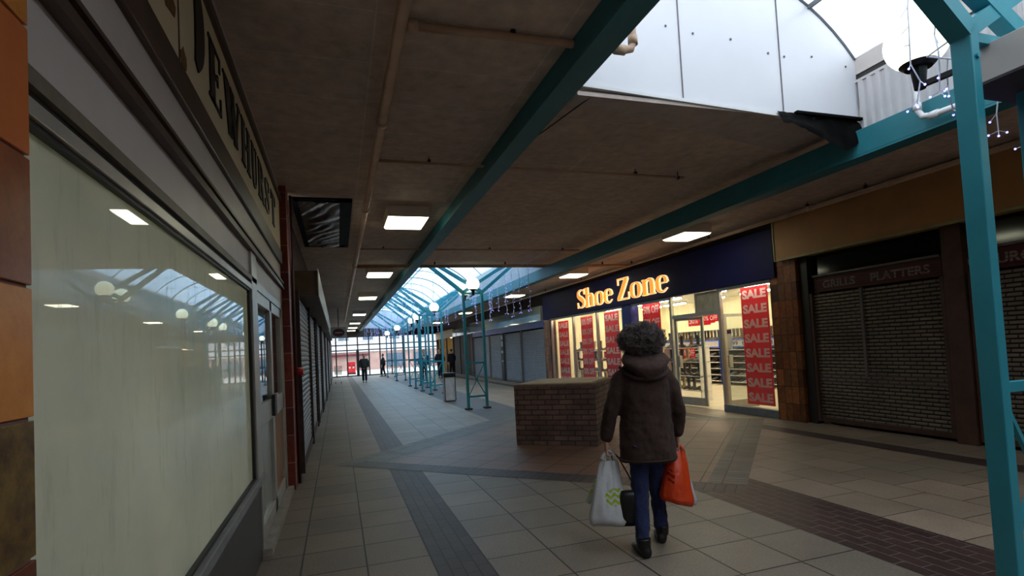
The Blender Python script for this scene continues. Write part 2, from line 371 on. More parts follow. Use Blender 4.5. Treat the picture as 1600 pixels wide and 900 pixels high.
def rooflight(y0, y1, label):
    t = thing('barrel_rooflight', label, 'rooflight', (XC, (y0 + y1) / 2, 3.6))
    A = arcpts(); v = MB()
    n = len(A)
    v.add([(x, y0, z) for x, z in A] + [(x, y1, z) for x, z in A] + [(x, y0, z + .02) for x, z in A] + [(x, y1, z + .02) for x, z in A],
          [(i, i + 1, n + i + 1, n + i) for i in range(n - 1)])
    v.build('vault_sheet', VAULT_NEAR if y0 < 5 else VAULT_FAR, t, smooth=True)
    k = int((y1 - y0) / (.98 if y0 < 5 else 1.96))
    for i in range(k + 1):
        y = y0 + (y1 - y0) * i / k
        r = MB(); r.tube([(x, y, z - .012) for x, z in A], .016 if i % 2 else .026, 6); r.build('glazing_rib', FRAMEM, t)
    for xx in ((XA + .55, XC, XB - .55) if y0 < 5 else (XC,)):
        r = MB(); r.bar((xx, y0, arc(xx) - .02), (xx, y1, arc(xx) - .02), .03, .04); r.build('purlin', FRAMEM, t)
    for s, x in ((1, XA), (-1, XB)):
        # corrugated upstand
        cc = MB(); prof = []; y = y0; k = 0
        while y < y1:
            for dy, dx in ((0, 0), (.03, 0), (.045, .022), (.075, .022)):
                if y + dy < y1: prof.append((x + s * .005 + s * dx, y + dy))
            y += .09
        n2 = len(prof)
        cc.add([(a, b, 3.6 if s > 0 else 3.42) for a, b in prof] + [(a, b, 4.0) for a, b in prof], [(i, i + 1, n2 + i + 1, n2 + i) for i in range(n2 - 1)])
        cc.build('corrugated_upstand', corr, t)
        b = MB(); b.box(min(x, x + s * -.1), max(x, x - s * .1), y0, y1, 4.06, 4.24); b.box(min(x + s * .02, x - s * .03), max(x + s * .02, x - s * .03), y0, y1, 3.985, 4.01)
        b.build('flashing', GREYPANEL, t)
        b = MB(); b.box(min(x, x - s * .13), max(x, x - s * .13), y0, y1, 4.0, 4.07); b.build('gutter_gap', DARK, t)
        b = MB(); b.box(min(x - s * .04, x - s * .12), max(x - s * .04, x - s * .12), y0, y1, 3.6 if s > 0 else 3.42, 4.3); b.build('upstand_wall', GREYPANEL, t)
    return t
rooflight(-5, 3.93, 'nearer barrel-vaulted rooflight over the walkway, ending at the white arched panel wall')
rooflight(12.72, 42.9, 'long far barrel-vaulted rooflight glowing pale blue over the teal towers')
def endwall(y, nm, name):
    A = arcpts()
    e = MB(); P = [(XA - .05, 3.66)] + [(x, z + .03) for x, z in A] + [(XB + .05, 3.52)]
    e.prism(P, (0, y, 0), (1, 0, 0), (0, 0, 1), (0, 1, 0), .04)
    return e
ewm = plain('white_end_panel', srgb(206, 206, 212), .38, .06, .8)
JX1, JX2 = 2.97, 4.08
t = thing('rooflight_end_wall', 'white arched metal panel wall closing the nearer rooflight above the walkway', 'wall panel', (XC, 3.95, 3.6))
e = endwall(3.93, 0, ''); e.build('panel', ewm, t)
jm = plain('joint_line', srgb(96, 92, 98), .6)
for x in (JX1, JX2):
    j = MB(); j.box(x, x + .008, 3.922, 3.93, 3.62, arc(x)); j.build('panel_joint', jm, t)
for x, z in ((2.84, 3.99), (3.12, 3.96), (3.53, 3.96), (3.95, 3.88), (4.14, 3.87), (4.48, 3.91), (4.91, 3.86)):
    j = MB(); j.ell((x, 3.925, z + .28), (.011, .007, .011), 8, 6); j.build('screw', FRAMEM, t)
j = MB(); j.bar((XA, 3.915, 3.655), (XB, 3.915, 3.53), .02, .03); j.build('bottom_flashing', WHITE, t)
t = thing('rooflight_end_wall', 'white arched panel closing the near end of the far rooflight', 'wall panel', (XC, 12.7, 3.6))
endwall(12.68, 0, '').build('panel', ewm, t)
for y in (-5.05, 42.9): struct('wall_rooflight_end', endwall(y, 0, ''), ewm)
# dark stained board at the ceiling edge below the white wall
m = MB(); m.prism([(1.95, 3.925), (5.02, 3.925), (5.02, 4.75), (1.95, 4.08)], (0, 0, 3.565), (1, 0, 0), (0, 1, 0), (0, 0, 1), .034)
tag(m.build('edge_board', plain('edge_board_paint', srgb(186, 170, 162), .7, .2)), 'grey brown tapering board along the ceiling edge under the white arched wall', 'board')

# ================================================================= STRUCTURE WALLS
wallm = plain('dark_render', srgb(70, 60, 54), .8, .3, 2)
m = MB(); m.box(-1.4, -1.2, -12, 1.0, 0, 3.7); m.box(-1.4, -1.2, 7.3, 43, 0, 3.7); m.box(-.76, -.71, 1.0, 6.84, 2.45, 3.7); m.box(-.72, -.69, 1.3, 4.6, 0.0, .6); struct('wall_left', m, wallm)
m = MB(); m.box(-1.4, 13, -12.2, -12, 0, 3.7); struct('wall_back', m, wallm)
m = MB()
m.box(7.75, 7.95, -12, 7.2, 0, 3.7); m.box(7.62, 7.7, 7.2, 19, 2.56, 3.7); m.box(7.75, 7.95, 19, 36.6, 0, 3.7); m.box(7.75, 7.95, 36.6, 43, 2.7, 3.7); m.box(7.62, 7.95, 42.8, 43, 0, 2.7)
struct('wall_right', m, wallm)
roofm = plain('roof_deck', srgb(60, 60, 60), .9)
m = MB(); m.box(7.6, 13.2, 7.0, 19.2, 3.0, 3.1); struct('ceiling_shop_roof', m, roofm)

# ---------------------------------------------------------------- roof beams
TEAL_SHADED = plain('teal_beam_shaded', srgb(38, 116, 128), .5, .15, 3, bmp=.05)  # same teal as the towers, darkened to put the beams' shade into the colour
def beam(x0, x1, z0, z1, label, y0=-6, y1=42.9, lip=0):
    t = thing('roof_beam', label, 'beam', ((x0 + x1) / 2, y0, z0))
    b = MB(); b.box(x0, x1, y0, y1, z0, z1); b.build('web', TEAL_SHADED, t, bevel=.004)
    b = MB(); b.box(x0 - .02 if lip < 0 else x0, x1 + (.05 if lip > 0 else .02), y0, y1, z0 - .02, z0); b.build('bottom_flange', TEAL_SHADED, t)
    if lip > 0:
        b = MB(); b.box(x1, x1 + .03, y0, y1, z0 + .0, z0 + .06); b.build('edge_channel', plain('galvanised', srgb(140, 160, 165), .35, .4, 9, metal=.7), t)
    return t
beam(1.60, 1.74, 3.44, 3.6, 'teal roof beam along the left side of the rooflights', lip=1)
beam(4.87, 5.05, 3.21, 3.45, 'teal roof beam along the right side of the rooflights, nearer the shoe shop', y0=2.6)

# ---------------------------------------------------------------- pipes
def pipe(pts, r, label, hang=(), m=CREAM, collars=(), name='sprinkler_pipe', top=3.6):
    t = thing(name, label, 'pipe', pts[0])
    b = MB(); b.tube(pts, r, 12); b.build('pipe_run', m, t, smooth=True)
    for p in collars:
        b = MB(); i = Vector(p[0]); j = Vector(p[1]); b.tube([i, j], r * 1.28, 12); b.build('collar', m, t, smooth=True)
    for p in hang:
        b = MB(); b.bar((p[0], p[1], p[2]), (p[0], p[1], top), .008, .008, up=(0, 1, 0)); b.box(p[0] - .015, p[0] + .015, p[1] - .02, p[1] + .02, p[2] + r * .6, p[2] + r * 2.4); b.build('hanger', DARK, t)
    return t
pipe([(.43, -6, 3.5), (.43, 31, 3.5)], .042, 'long cream sprinkler main pipe running along the ceiling left of the teal beam',
     hang=[(.43, y, 3.5) for y in (4.6, 8.2, 12.3, 16, 20, 24)], collars=[((.43, y, 3.5), (.43, y + .08, 3.5)) for y in (4.55, 7.4, 12.15, 18)])
pipe([(.43, 3.25, 3.54), (1.9, 3.25, 3.57), (1.99, 3.25, 3.57), (2.05, 3.25, 3.585), (2.07, 3.25, 3.64), (2.07, 3.25, 4.0)], .027, 'cream branch pipe through the teal beam turning up in the rooflight',
     hang=[(1.17, 3.25, 3.555)], collars=[((.47, 3.25, 3.54), (.55, 3.25, 3.542)), ((1.92, 3.25, 3.57), (2.0, 3.25, 3.57)), ((2.07, 3.25, 3.62), (2.07, 3.25, 3.68))])
pipe([(.43, 5.62, 3.53), (4.18, 5.62, 3.53)], .016, 'thin cream branch pipe crossing the ceiling under the teal beam near the camera', hang=[(1.0, 5.62, 3.53), (3.5, 5.62, 3.53), (4.1, 5.62, 3.5)])
pipe([(.43, 10.4, 3.53), (5.0, 10.4, 3.53)], .016, 'thin branch pipe crossing the ceiling just before the far rooflight', hang=[(.9, 10.4, 3.53), (3.0, 10.4, 3.53), (4.6, 10.4, 3.53)])
pipe([(.43, 12.25, 3.5), (7.3, 12.25, 3.5)], .04, 'thick cream branch pipe crossing at the edge of the far rooflight', hang=[(2.2, 12.25, 3.5), (3.9, 12.25, 3.5), (6.5, 12.25, 3.5)])
pipe([(7.2, -4, 3.48), (7.2, 31, 3.48)], .035, 'cream pipe running along the ceiling above the right hand shop fronts',
     hang=[(7.2, y, 3.48) for y in (3.6, 5.6, 6.6, 9, 12, 15, 18, 22)], collars=[((7.2, y, 3.48), (7.2, y + .1, 3.48)) for y in (3.7, 5.2, 6.5, 10)])
pipe([(4.78, 3.2, 4.05), (4.78, 3.2, 3.36), (4.79, 3.17, 3.3), (4.8, 3.1, 3.28), (4.8, 2.8, 3.27)], .025, 'white drain pipe with an elbow behind the nearest globe lamp', m=WHITE, name='drain_pipe',
     collars=[((4.78, 3.2, 3.42), (4.78, 3.2, 3.36)), ((4.8, 3.12, 3.28), (4.8, 3.05, 3.28))])
# loose black cable
t = MB(); pts = []
for i in range(15):
    a = i / 14; pts.append((1.66 + .42 * a - .05 * math.sin(a * PI), 5.3 - 1.35 * a + .2 * math.sin(a * PI), 3.57 - .09 * math.sin(a * PI) * (1 - .5 * a)))
t.tube(pts, .006, 6); tag(t.build('loose_cable', DARK), 'thin black cable sagging from the ceiling beside the left teal beam', 'cable')

# ---------------------------------------------------------------- ceiling lamps
def lamp(x, y, label, group):
    t = thing('ceiling_lamp', label, 'lamp', (x, y, 3.6), group)
    b = MB(); w, d = .29, .36
    b.prism([(-w, -d), (w, -d), (w, d), (-w, d)], (x, y, 3.44), (1, 0, 0), (0, 1, 0), (0, 0, 1), .16)
    b.build('housing', LAMPBODY, t, bevel=.006)
    b = MB(); b.rings([[(x + sx * w * k, y + sy * d * k, z) for sx, sy in ((-1, -1), (1, -1), (1, 1), (-1, 1))] for k, z in ((.97, 3.44), (.9, 3.415))][::-1])
    b.build('diffuser', LAMP, t)
    return t
for i, y in enumerate((7.9, 13.15, 18.5, 25.8, 32.5, 37.5, 41.6)):
    lamp(1.02, y, ['nearest square ceiling lamp left of the teal beam', 'second square ceiling lamp from the front in the left row', 'third square ceiling lamp in the left row, beside the sprinkler main',
        'fourth lamp back in the left ceiling row', 'fifth lamp back in the left ceiling row', 'sixth lamp back in the left ceiling row', 'last lamp of the left ceiling row by the glazed end wall'][i], 'square lamps in the left ceiling row')
for i, y in enumerate((8.5, 13.6, 18.8, 26.9, 35)):
    lamp(6.3, y, ['nearest square ceiling lamp over the shoe shop front', 'second square ceiling lamp over the left end of the shoe shop', 'third lamp back in the right row, over the closed grey shutters',
        'fourth lamp back in the right ceiling row', 'last lamp of the right ceiling row'][i], 'square lamps in the right ceiling row')
lamp(6.3, 0.5, 'square ceiling lamp on the right outside the frame', 'square lamps in the right ceiling row')

# ---------------------------------------------------------------- LEFT SHOP FRONT (whitewashed window, door)
def whitewash():
    m, nt, bs = newmat('whitewashed_glass'); v = coords(nt)
    n = noise_tex(nt, v, 1.6, 6); v2 = coords(nt, (3, 3, .6)); n2 = noise_tex(nt, v2, 5, 8, .7)
    a = ramp(nt, n, [(.3, srgb(188, 190, 180)), (.7, srgb(208, 209, 200))])
    b = ramp(nt, n2, [(.34, (.76, .76, .74, 1)), (.46, (1, 1, 1, 1))])
    nt.links.new(mixc(nt, .6, a, b, 'MULTIPLY'), bs.inputs['Base Color'])
    bs.inputs['Roughness'].default_value = .9
    bs.inputs['Coat Weight'].default_value = 1; bs.inputs['Coat Roughness'].default_value = .008; bs.inputs['Coat IOR'].default_value = 1.5
    tr = nt.nodes.new('ShaderNodeBsdfTranslucent'); nt.links.new(mixc(nt, 1, mixc(nt, .6, a, b, 'MULTIPLY'), (.94, .96, .90, 1), 'MULTIPLY'), tr.inputs['Color']); ad = nt.nodes.new('ShaderNodeMixShader'); ad.inputs[0].default_value = .3
    nt.links.new(bs.outputs[0], ad.inputs[1]); nt.links.new(tr.outputs[0], ad.inputs[2]); nt.links.new(ad.outputs[0], nt.nodes['Material Output'].inputs['Surface'])
    return m
WW = whitewash()
def glassmat(name, tint=(.95, .97, .96, 1), dirt=.04):
    m, nt, bs = newmat(name); out = nt.nodes['Material Output']; nt.nodes.remove(bs)
    tp = nt.nodes.new('ShaderNodeBsdfTransparent'); gl = nt.nodes.new('ShaderNodeBsdfGlossy'); fr = None; df = nt.nodes.new('ShaderNodeBsdfDiffuse')
    gl.inputs['Roughness'].default_value = .01; tp.inputs['Color'].default_value = tint
    n = noise_tex(nt, coords(nt), 3)
    nt.links.new(ramp(nt, n, [(.3, (.5, .5, .48, 1)), (.7, (.7, .7, .68, 1))]), df.inputs['Color'])
    a = nt.nodes.new('ShaderNodeMixShader'); a.inputs[0].default_value = dirt
    nt.links.new(tp.outputs[0], a.inputs[1]); nt.links.new(df.outputs[0], a.inputs[2])
    lw = nt.nodes.new('ShaderNodeLayerWeight'); lw.inputs['Blend'].default_value = .5
    pw = nt.nodes.new('ShaderNodeMath'); pw.operation = 'POWER'; nt.links.new(lw.outputs['Facing'], pw.inputs[0]); pw.inputs[1].default_value = 4.5
    ma = nt.nodes.new('ShaderNodeMath'); ma.operation = 'MULTIPLY_ADD'; nt.links.new(pw.outputs[0], ma.inputs[0]); ma.inputs[1].default_value = .85; ma.inputs[2].default_value = .04
    b = nt.nodes.new('ShaderNodeMixShader'); nt.links.new(ma.outputs[0], b.inputs[0])
    nt.links.new(a.outputs[0], b.inputs[1]); nt.links.new(gl.outputs[0], b.inputs[2])
    nt.links.new(b.outputs[0], out.inputs['Surface']); return m
GLASS = glassmat('shop_glass')
granite = plain('black_granite', srgb(64, 60, 58), .35, .7, 38, world=True)
XL = -.60
def B(x0, x1, y0, y1, z0, z1): return MB().box(x0, x1, y0, y1, z0, z1)
w = thing('shop_window', 'big whitewashed shop window reflecting the mall, left of the closed glass door', 'window', (XL, 2.9, .6))
B(XL - .03, XL - .022, 1.3, 4.4, .66, 2.06).build('glass_pane', WW, w)
g = MB(); g.box(XL - .02, XL + .0, 1.3, 4.55, 2.045, 2.06); g.box(XL - .02, XL, 4.35, 4.4, .66, 2.06); g.box(XL - .022, XL, 1.3, 4.4, .655, .67); g.build('rubber_seal', DARK, w)
g = MB(); g.box(XL - .06, XL + .01, 1.3, 4.5, 2.06, 2.1); g.box(XL - .04, XL + .012, 4.4, 4.66, .6, 2.42); g.build('aluminium_frame', ALU, w, bevel=.003)
g = MB(); g.box(XL - .06, XL + .03, 1.3, 4.66, .60, .655); g.build('sill', plain('grey_sill', srgb(128, 128, 128), .5), w, bevel=.004)
g = MB(); g.box(XL - .1, XL - .01, 1.2, 4.66, 0, .60); g.build('granite_riser', granite, w)
g = MB(); g.box(XL - .06, XL - .004, 1.3, 4.55, 2.1, 2.125); g.build('shadow_gap', DARK, w)
t = thing('shop_fascia', 'old cream butcher shop fascia board with black serif letters above the whitewashed window', 'sign', (XL, 4, 2.12))
g = MB(); g.box(XL - .08, XL + .012, 1.3, 4.66, 2.125, 2.165); g.build('lower_rail', plain('tan_rail', srgb(112, 102, 88), .5, .3), t)
g = MB(); g.box(XL - .1, XL - .005, 1.34, 6.84, 2.165, 2.35); g.box(XL - .1, XL - .005, 1.34, 6.84, 2.43, 2.64); g.build('grey_panels', GREYPANEL, t)
g = MB(); g.box(XL - .1, XL + .03, 1.34, 6.84, 2.35, 2.372); g.box(XL - .1, XL + .02, 1.34, 6.84, 2.385, 2.405); g.box(XL - .1, XL + .03, 1.34, 6.84, 2.415, 2.432); g.build('brown_rail', BROWNRAIL, t)
g = MB(); g.box(XL - .1, XL + .02, 1.34, 6.84, 2.64, 2.80); g.build('dark_cornice', BROWNRAIL, t, bevel=.01)
fasm = plain('cream_fascia', srgb(226, 214, 182), .55, .12, 1.2)
g = MB(); g.box(XL - .1, XL + .005, 1.34, 6.84, 2.80, 3.40); g.build('board', fasm, t)
g = MB(); g.box(XL - .1, XL + .03, 1.34, 6.84, 3.40, 3.46); g.box(XL - .1, XL + .02, 1.34, 6.84, 3.47, 3.48); g.build('top_rail', BROWNRAIL, t)
g = MB(); g.box(XL - .1, XL - .0, 1.34, 6.84, 3.48, 3.6); g.build('upper_panel', GREYPANEL, t)
for y in (2.55,): g = MB(); g.box(XL + .004, XL + .008, y, y + .012, 2.8, 3.4); g.build('board_joint', BROWNRAIL, t)
st = plain('rust_stain', srgb(120, 84, 36), .8, .5, 30)
for (y, z, a, b) in ((2.42, 3.0, .09, .05), (2.62, 2.86, .05, .05), (2.45, 3.12, .05, .07)):
    g = MB(); P = [(a * math.cos(k * .52) * (1 + .5 * noise.noise((k, y, z))), b * math.sin(k * .52) * (1 + .5 * noise.noise((k * 1.7, z, y)))) for k in range(12)]
    g.prism(P, (XL + .005, y, z), (0, 1, 0), (0, 0, 1), (1, 0, 0), .002); g.build('rust_stain', st, t)
LET = plain('black_letters', srgb(24, 20, 18), .5)
for ch, ya, yb, z0, h in (('E', 3.10, 3.44, 2.94, .34), ('W', 3.50, 4.10, 2.94, .34), ('H', 4.12, 4.55, 2.94, .34), ('U', 4.60, 4.92, 2.94, .34), ('R', 4.96, 5.36, 2.94, .34), ('S', 5.42, 5.76, 2.94, .34), ('T', 5.90, 6.30, 2.94, .34)):
    g = MB(); serif_word(g, ch, (XL + .006, ya, z0), (0, 1, 0), (0, 0, 1), (1, 0, 0), h, .008, width=yb - ya); g.build('letter', LET, t)
g = MB(); stroke(g, [(-.03, .47, .03), (.03, .44, .09), (.09, .34, .16), (.11, .23, .18), (.09, .11, .16), (.03, .0, .07)], (XL + .006, 2.82, 2.95), (0, 1, 0), (0, 0, 1), (1, 0, 0), .008); g.build('letter', LET, t)
# door
t = thing('glass_double_door', 'closed aluminium glass double door of the empty shop beside the red tiled pilaster', 'door', (XL, 5.75, 0))
g = MB(); g.box(XL - .06, XL, 4.66, 4.74, .05, 2.42); g.box(XL - .06, XL, 6.72, 6.84, .05, 2.42); g.box(XL - .06, XL, 4.7, 6.8, 2.10, 2.17); g.box(XL - .06, XL, 4.7, 6.8, 2.36, 2.42); g.build('frame', ALU, t, bevel=.003)
g = MB(); g.box(XL - .1, XL + .06, 4.66, 6.84, 0, .06); g.build('threshold', plain('worn_step', srgb(150, 142, 130), .7, .3, 9), t)
for k, (ya, yb) in enumerate(((4.74, 5.73), (5.73, 6.72))):
    lf = MB(); xd = XL - .03
    lf.box(xd - .03, xd + .02, ya, ya + .07, .07, 2.1); lf.box(xd - .03, xd + .02, yb - .07, yb, .07, 2.1); lf.box(xd - .03, xd + .02, ya, yb, 2.0, 2.1); lf.box(xd - .03, xd + .02, ya, yb, .07, .2); lf.box(xd - .03, xd + .02, ya, yb, .98, 1.16)
    d = lf.build('door_leaf', ALU, t, bevel=.003)
    B(xd - .01, xd - .004, ya + .07, yb - .07, .2, .98).build('lower_glass', WW if k == 0 else plain('tan_board', srgb(150, 110, 74), .6), d)
    B(xd - .01, xd - .004, ya + .07, yb - .07, 1.16, 2.0).build('upper_glass', GLASS, d)
    B(xd + .02, xd + .05, (yb - .16) if k == 0 else ya + .02, (yb - .02) if k == 0 else ya + .16, 1.0, 1.2).build('push_plate', DARK if k == 0 else ALU, d, bevel=.003)
B(XL - .05, XL - .045, 4.74, 6.72, 2.17, 2.36).build('transom_glass', GLASS, t)
m = MB(); m.box(-4.6, -4.5, .9, 7.4, 0, 2.8); m.box(-4.6, -.72, .9, 1.0, 0, 2.8); m.box(-4.6, -.72, 7.3, 7.4, 0, 2.8); m.box(-4.6, -.72, 4.66, 4.72, 0, 2.8); m.box(-4.6, -.7, .9, 7.4, 2.75, 2.85); m.box(-4.6, -.9, .9, 7.4, -.02, 0.0)  # cross partition is added to keep the door side of the room dark
struct('wall_empty_shop', m, plain('dusty_cream', srgb(210, 204, 184), .8, .15, 1.5))
for x_, y_ in ((-2.4, 2.0), (-2.4, 3.6)):  # unseen lamps added to make the whitewashed window glow
    tt = thing('added_fill_lamp', 'added unseen fill lamp in the empty shop, brightening the whitewashed window from behind', 'lamp', (x_, y_, 2.75), 'added fill lamps inside the empty shop')
    B(x_ - .3, x_ + .3, y_ - .3, y_ + .3, 2.7, 2.749).build('housing', LAMPBODY, tt); B(x_ - .27, x_ + .27, y_ - .27, y_ + .27, 2.68, 2.7).build('diffuser', emit('added_fill_glow', (1, .98, .93, 1), ROOM_FILL_E), tt)

# tiled pillars
def tilemat(name, cols, tw, th, locy=0, locz=0, mort=srgb(70, 54, 46), gloss=.25):
    m, nt, bs = newmat(name)
    g = nt.nodes.new('ShaderNodeNewGeometry'); sp = nt.nodes.new('ShaderNodeSeparateXYZ'); nt.links.new(g.outputs['Position'], sp.inputs[0])
    ad = nt.nodes.new('ShaderNodeMath'); ad.operation = 'ADD'; nt.links.new(sp.outputs[0], ad.inputs[0]); nt.links.new(sp.outputs[1], ad.inputs[1])
    cb = nt.nodes.new('ShaderNodeCombineXYZ'); nt.links.new(ad.outputs[0], cb.inputs[0]); nt.links.new(sp.outputs[2], cb.inputs[1])
    mp = nt.nodes.new('ShaderNodeMapping'); nt.links.new(cb.outputs[0], mp.inputs['Vector']); mp.inputs['Location'].default_value = (locy, locz, 0)
    b = nt.nodes.new('ShaderNodeTexBrick'); nt.links.new(mp.outputs[0], b.inputs['Vector']); b.offset = 0; b.inputs['Scale'].default_value = 1
    b.inputs['Brick Width'].default_value = tw; b.inputs['Row Height'].default_value = th; b.inputs['Mortar Size'].default_value = .004
    b.inputs['Color1'].default_value = (0, 0, 0, 1); b.inputs['Color2'].default_value = (1, 1, 1, 1); b.inputs['Mortar'].default_value = (.5, .5, .5, 1)
    col = ramp(nt, b.outputs['Color'], [(i / (len(cols) - 1), srgb(*cc)) for i, cc in enumerate(cols)])
    n = noise_tex(nt, g.outputs['Position'], 14, 6, .7)
    col = mixc(nt, .7, col, ramp(nt, n, [(.35, (.55, .45, .35, 1)), (.65, (1.15, 1.1, 1, 1))]), 'MULTIPLY')
    col = mixc(nt, b.outputs['Fac'], col, mort)
    nt.links.new(col, bs.inputs['Base Color']); bs.inputs['Roughness'].default_value = gloss
    bump(nt, bs, n, .08, .004); return m
tileA = tilemat('glazed_tiles_near', [(120, 60, 28), (196, 104, 44), (204, 122, 60), (150, 62, 30), (222, 158, 70)], .3, .27, .0, -.085, mort=srgb(120, 90, 80))
tileB = tilemat('glazed_tiles_right', [(86, 52, 28), (136, 78, 40), (112, 74, 40), (160, 96, 48), (96, 52, 28)], .152, .30, .0, .0, mort=srgb(34, 24, 20))
tileR = tilemat('red_tiles', [(120, 44, 30), (150, 62, 44), (104, 38, 28), (140, 54, 36)], .28, .32, .0, .0, mort=srgb(170, 140, 124), gloss=.5)
def tmat(n, a, b):
    if n in MC: return MC[n]
    m, nt, bs = newmat(n); v = coords(nt); f = noise_tex(nt, v, 16, 7, .75)
    nt.links.new(ramp(nt, f, [(.35, srgb(*a)), (.65, srgb(*b))]), bs.inputs['Base Color']); bs.inputs['Roughness'].default_value = .3; bump(nt, bs, f, .1, .004); MC[n] = m; return m
TM = [tmat('tile_orange', (196, 104, 52), (206, 116, 60)), tmat('tile_brown', (128, 62, 34), (156, 88, 48)), tmat('tile_amber', (196, 116, 44), (214, 140, 62)), tmat('tile_mottled', (70, 40, 20), (130, 104, 48)), tmat('tile_maroon', (92, 42, 26), (124, 62, 34)), plain('tile_grout', srgb(120, 84, 78), .8)]
g = MB(); g.box(-.9, -.592, -1.5, 1.33, 0, 3.6, 5)
zt_ = [(.08, .345, 4), (.345, .615, 2), (.615, .885, 1), (.885, 1.155, 4), (1.155, 1.43, 3), (1.43, 1.695, 2), (1.695, 1.962, 1), (1.962, 2.235, 0), (2.235, 2.505, 2), (2.505, 2.775, 1), (2.775, 3.05, 0), (3.05, 3.32, 2), (3.32, 3.59, 3)]
for za, zb_, mi_ in zt_:
    yy_ = 1.335
    for k_ in range(9):
        g.box(-.60, -.585, yy_ - .295, yy_, za + .004, zb_ - .004, mi_ if k_ == 0 else (mi_ + k_ * 3) % 5); yy_ -= .3
tag(g.build('tiled_pillar', TM, bevel=.002), 'orange and brown glazed tile pillar at the far left edge of the photo', 'pillar')
tag(B(-.7, -.52, 6.85, 7.16, 0, 3.6).build('tiled_pilaster', tileR, bevel=.004), 'narrow red tiled pilaster beside the aluminium glass door', 'pillar')
g = MB(); g.tube([(-.5, 7.2, .0), (-.5, 7.2, 3.58)], .018, 8); tag(g.build('red_pipe', plain('red_brown_pipe', srgb(86, 36, 30), .6), smooth=True), 'thin red brown vertical pipe on the edge of the red pilaster', 'pipe')
t = thing('fire_alarm', 'small red round alarm on the wall beside the red pilaster', 'alarm', (-.47, 7.25, 1.37))
g = MB(); g.tube([(-.52, 7.25, 1.37), (-.42, 7.25, 1.37)], [.06, .05], 14); g.build('bell', plain('alarm_red', srgb(190, 24, 24), .4), t, smooth=True)
g = MB(); g.box(-.54, -.5, 7.2, 7.3, 1.3, 1.44); g.build('back_plate', plain('alarm_red', srgb(190, 24, 24), .4), t)

# roller shutter builder -------------------------------------------------
def shutter(x, s, y0, y1, z0, z1, mat, label, name='roller_shutter', frame=DARK, group=None, pitch=.075, box=True):
    """s=+1: front faces +X ; s=-1 front faces -X"""
    t = thing(name, label, 'shutter', (x, (y0 + y1) / 2, z0), group)
    n = int((z1 - z0) / pitch); cu = MB()
    prof = []
    for i in range(n):
        z = z0 + i * pitch
        prof += [(0, z), (.012, z + pitch * .25), (.014, z + pitch * .5), (.012, z + pitch * .75), (0, z + pitch * .97)]
    k = len(prof)
    cu.add([(x + s * a, y0 + .04, z) for a, z in prof] + [(x + s * a, y1 - .04, z) for a, z in prof], [(i, i + 1, k + i + 1, k + i) for i in range(k - 1)])
    cu.build('curtain', mat, t)
    g = MB(); g.box(min(x, x + s * .05), max(x, x + s * .05), y0, y0 + .05, z0, z1); g.build('guide_rail', frame, t)
    g = MB(); g.box(min(x, x + s * .05), max(x, x + s * .05), y1 - .05, y1, z0, z1); g.build('guide_rail', frame, t)
    g = MB(); g.box(min(x, x + s * .03), max(x, x + s * .03), y0 + .05, y1 - .05, z0, z0 + .07); g.build('bottom_bar', frame, t)
    return t
shutL = plain('old_shutter', srgb(112, 104, 96), .5, .3, 3)
ys = 7.35
labs = ['nearest grey roller shutter on the left wall, just past the red pilaster', 'second roller shutter on the left wall', 'third roller shutter on the left wall', 'fourth roller shutter on the left wall', 'fifth roller shutter along the left wall', 'sixth roller shutter along the left wall', 'last roller shutter on the left wall near the glazed end']
xs_ = (-.5, -.5, -.48, -.46, -.45, -.44, -.44)
lens = (3.0, 2.6, 3.2, 4.2, 5, 6.5, 7.5)
for i in range(7):
    ye = ys + lens[i]
    shutter(xs_[i], 1, ys + .12, ye, .06, 2.42, shutL, labs[i], group='roller shutters along the left wall', frame=plain('rusty_frame', srgb(66, 48, 42), .6, .4, 6))
    g = MB(); g.box(-.7, xs_[i] + .05, ye, ye + .12, 0, 2.45); tag(g.build('shutter_post', plain('rusty_frame', srgb(66, 48, 42), .6, .4, 6)), ['first', 'second', 'third', 'fourth', 'fifth', 'sixth', 'last'][i] + ' dark steel post between shutters on the left wall, counted from the red pilaster', 'post', 'steel posts of the left wall')
    ys = ye
m = MB(); m.box(-1.2, -.72, 7.5, 43, 0, 2.8); m.box(-1.2, -.6, 7.5, 43, 2.8, 3.6); struct('wall_left_upper', m, plain('brown_render', srgb(84, 64, 56), .8, .35, 2))
t = thing('sign_box', 'long pale shop sign box projecting from the left wall above the nearest shutters', 'sign', (-.4, 8.3, 2.42))
B(-.6, -.24, 8.3, 18.3, 2.44, 2.8).build('box', plain('brown_box', srgb(92, 72, 56), .6, .4, 6), t)
B(-.24, -.225, 8.28, 18.3, 2.42, 2.82).build('sign_face', plain('pale_sign', srgb(170, 166, 154), .4), t)
t = thing('sign_box', 'second pale sign box further along the left wall', 'sign', (-.4, 18.6, 2.42))
B(-.6, -.26, 18.6, 30, 2.42, 2.85).build('box', plain('grey_box', srgb(110, 108, 102), .6), t)
B(-.26, -.245, 18.6, 30, 2.4, 2.87).build('sign_face', plain('pale_sign', srgb(170, 166, 154), .4), t)
t = thing('hanging_sign', 'pale square hanging sign with a dark red oval, high on the left', 'sign', (.07, 24, 2.33))
B(-.25, .39, 23.9, 24.02, 2.33, 2.8).build('box', plain('pale_sign_box', srgb(168, 176, 166), .4), t, bevel=.01)
for r1, r2, mt, d, nm in ((.24, .17, plain('dark_red', srgb(96, 20, 28), .4), .01, 'oval'), (.17, .012, WHITEL, .015, 'oval_stripe')):
    g = MB(); P = [(r1 * math.cos(k * PI / 16), r2 * math.sin(k * PI / 16)) for k in range(32)]
    g.prism(P, (.07, 23.9, 2.56), (1, 0, 0), (0, 0, 1), (0, -1, 0), d); g.build(nm, mt, t)
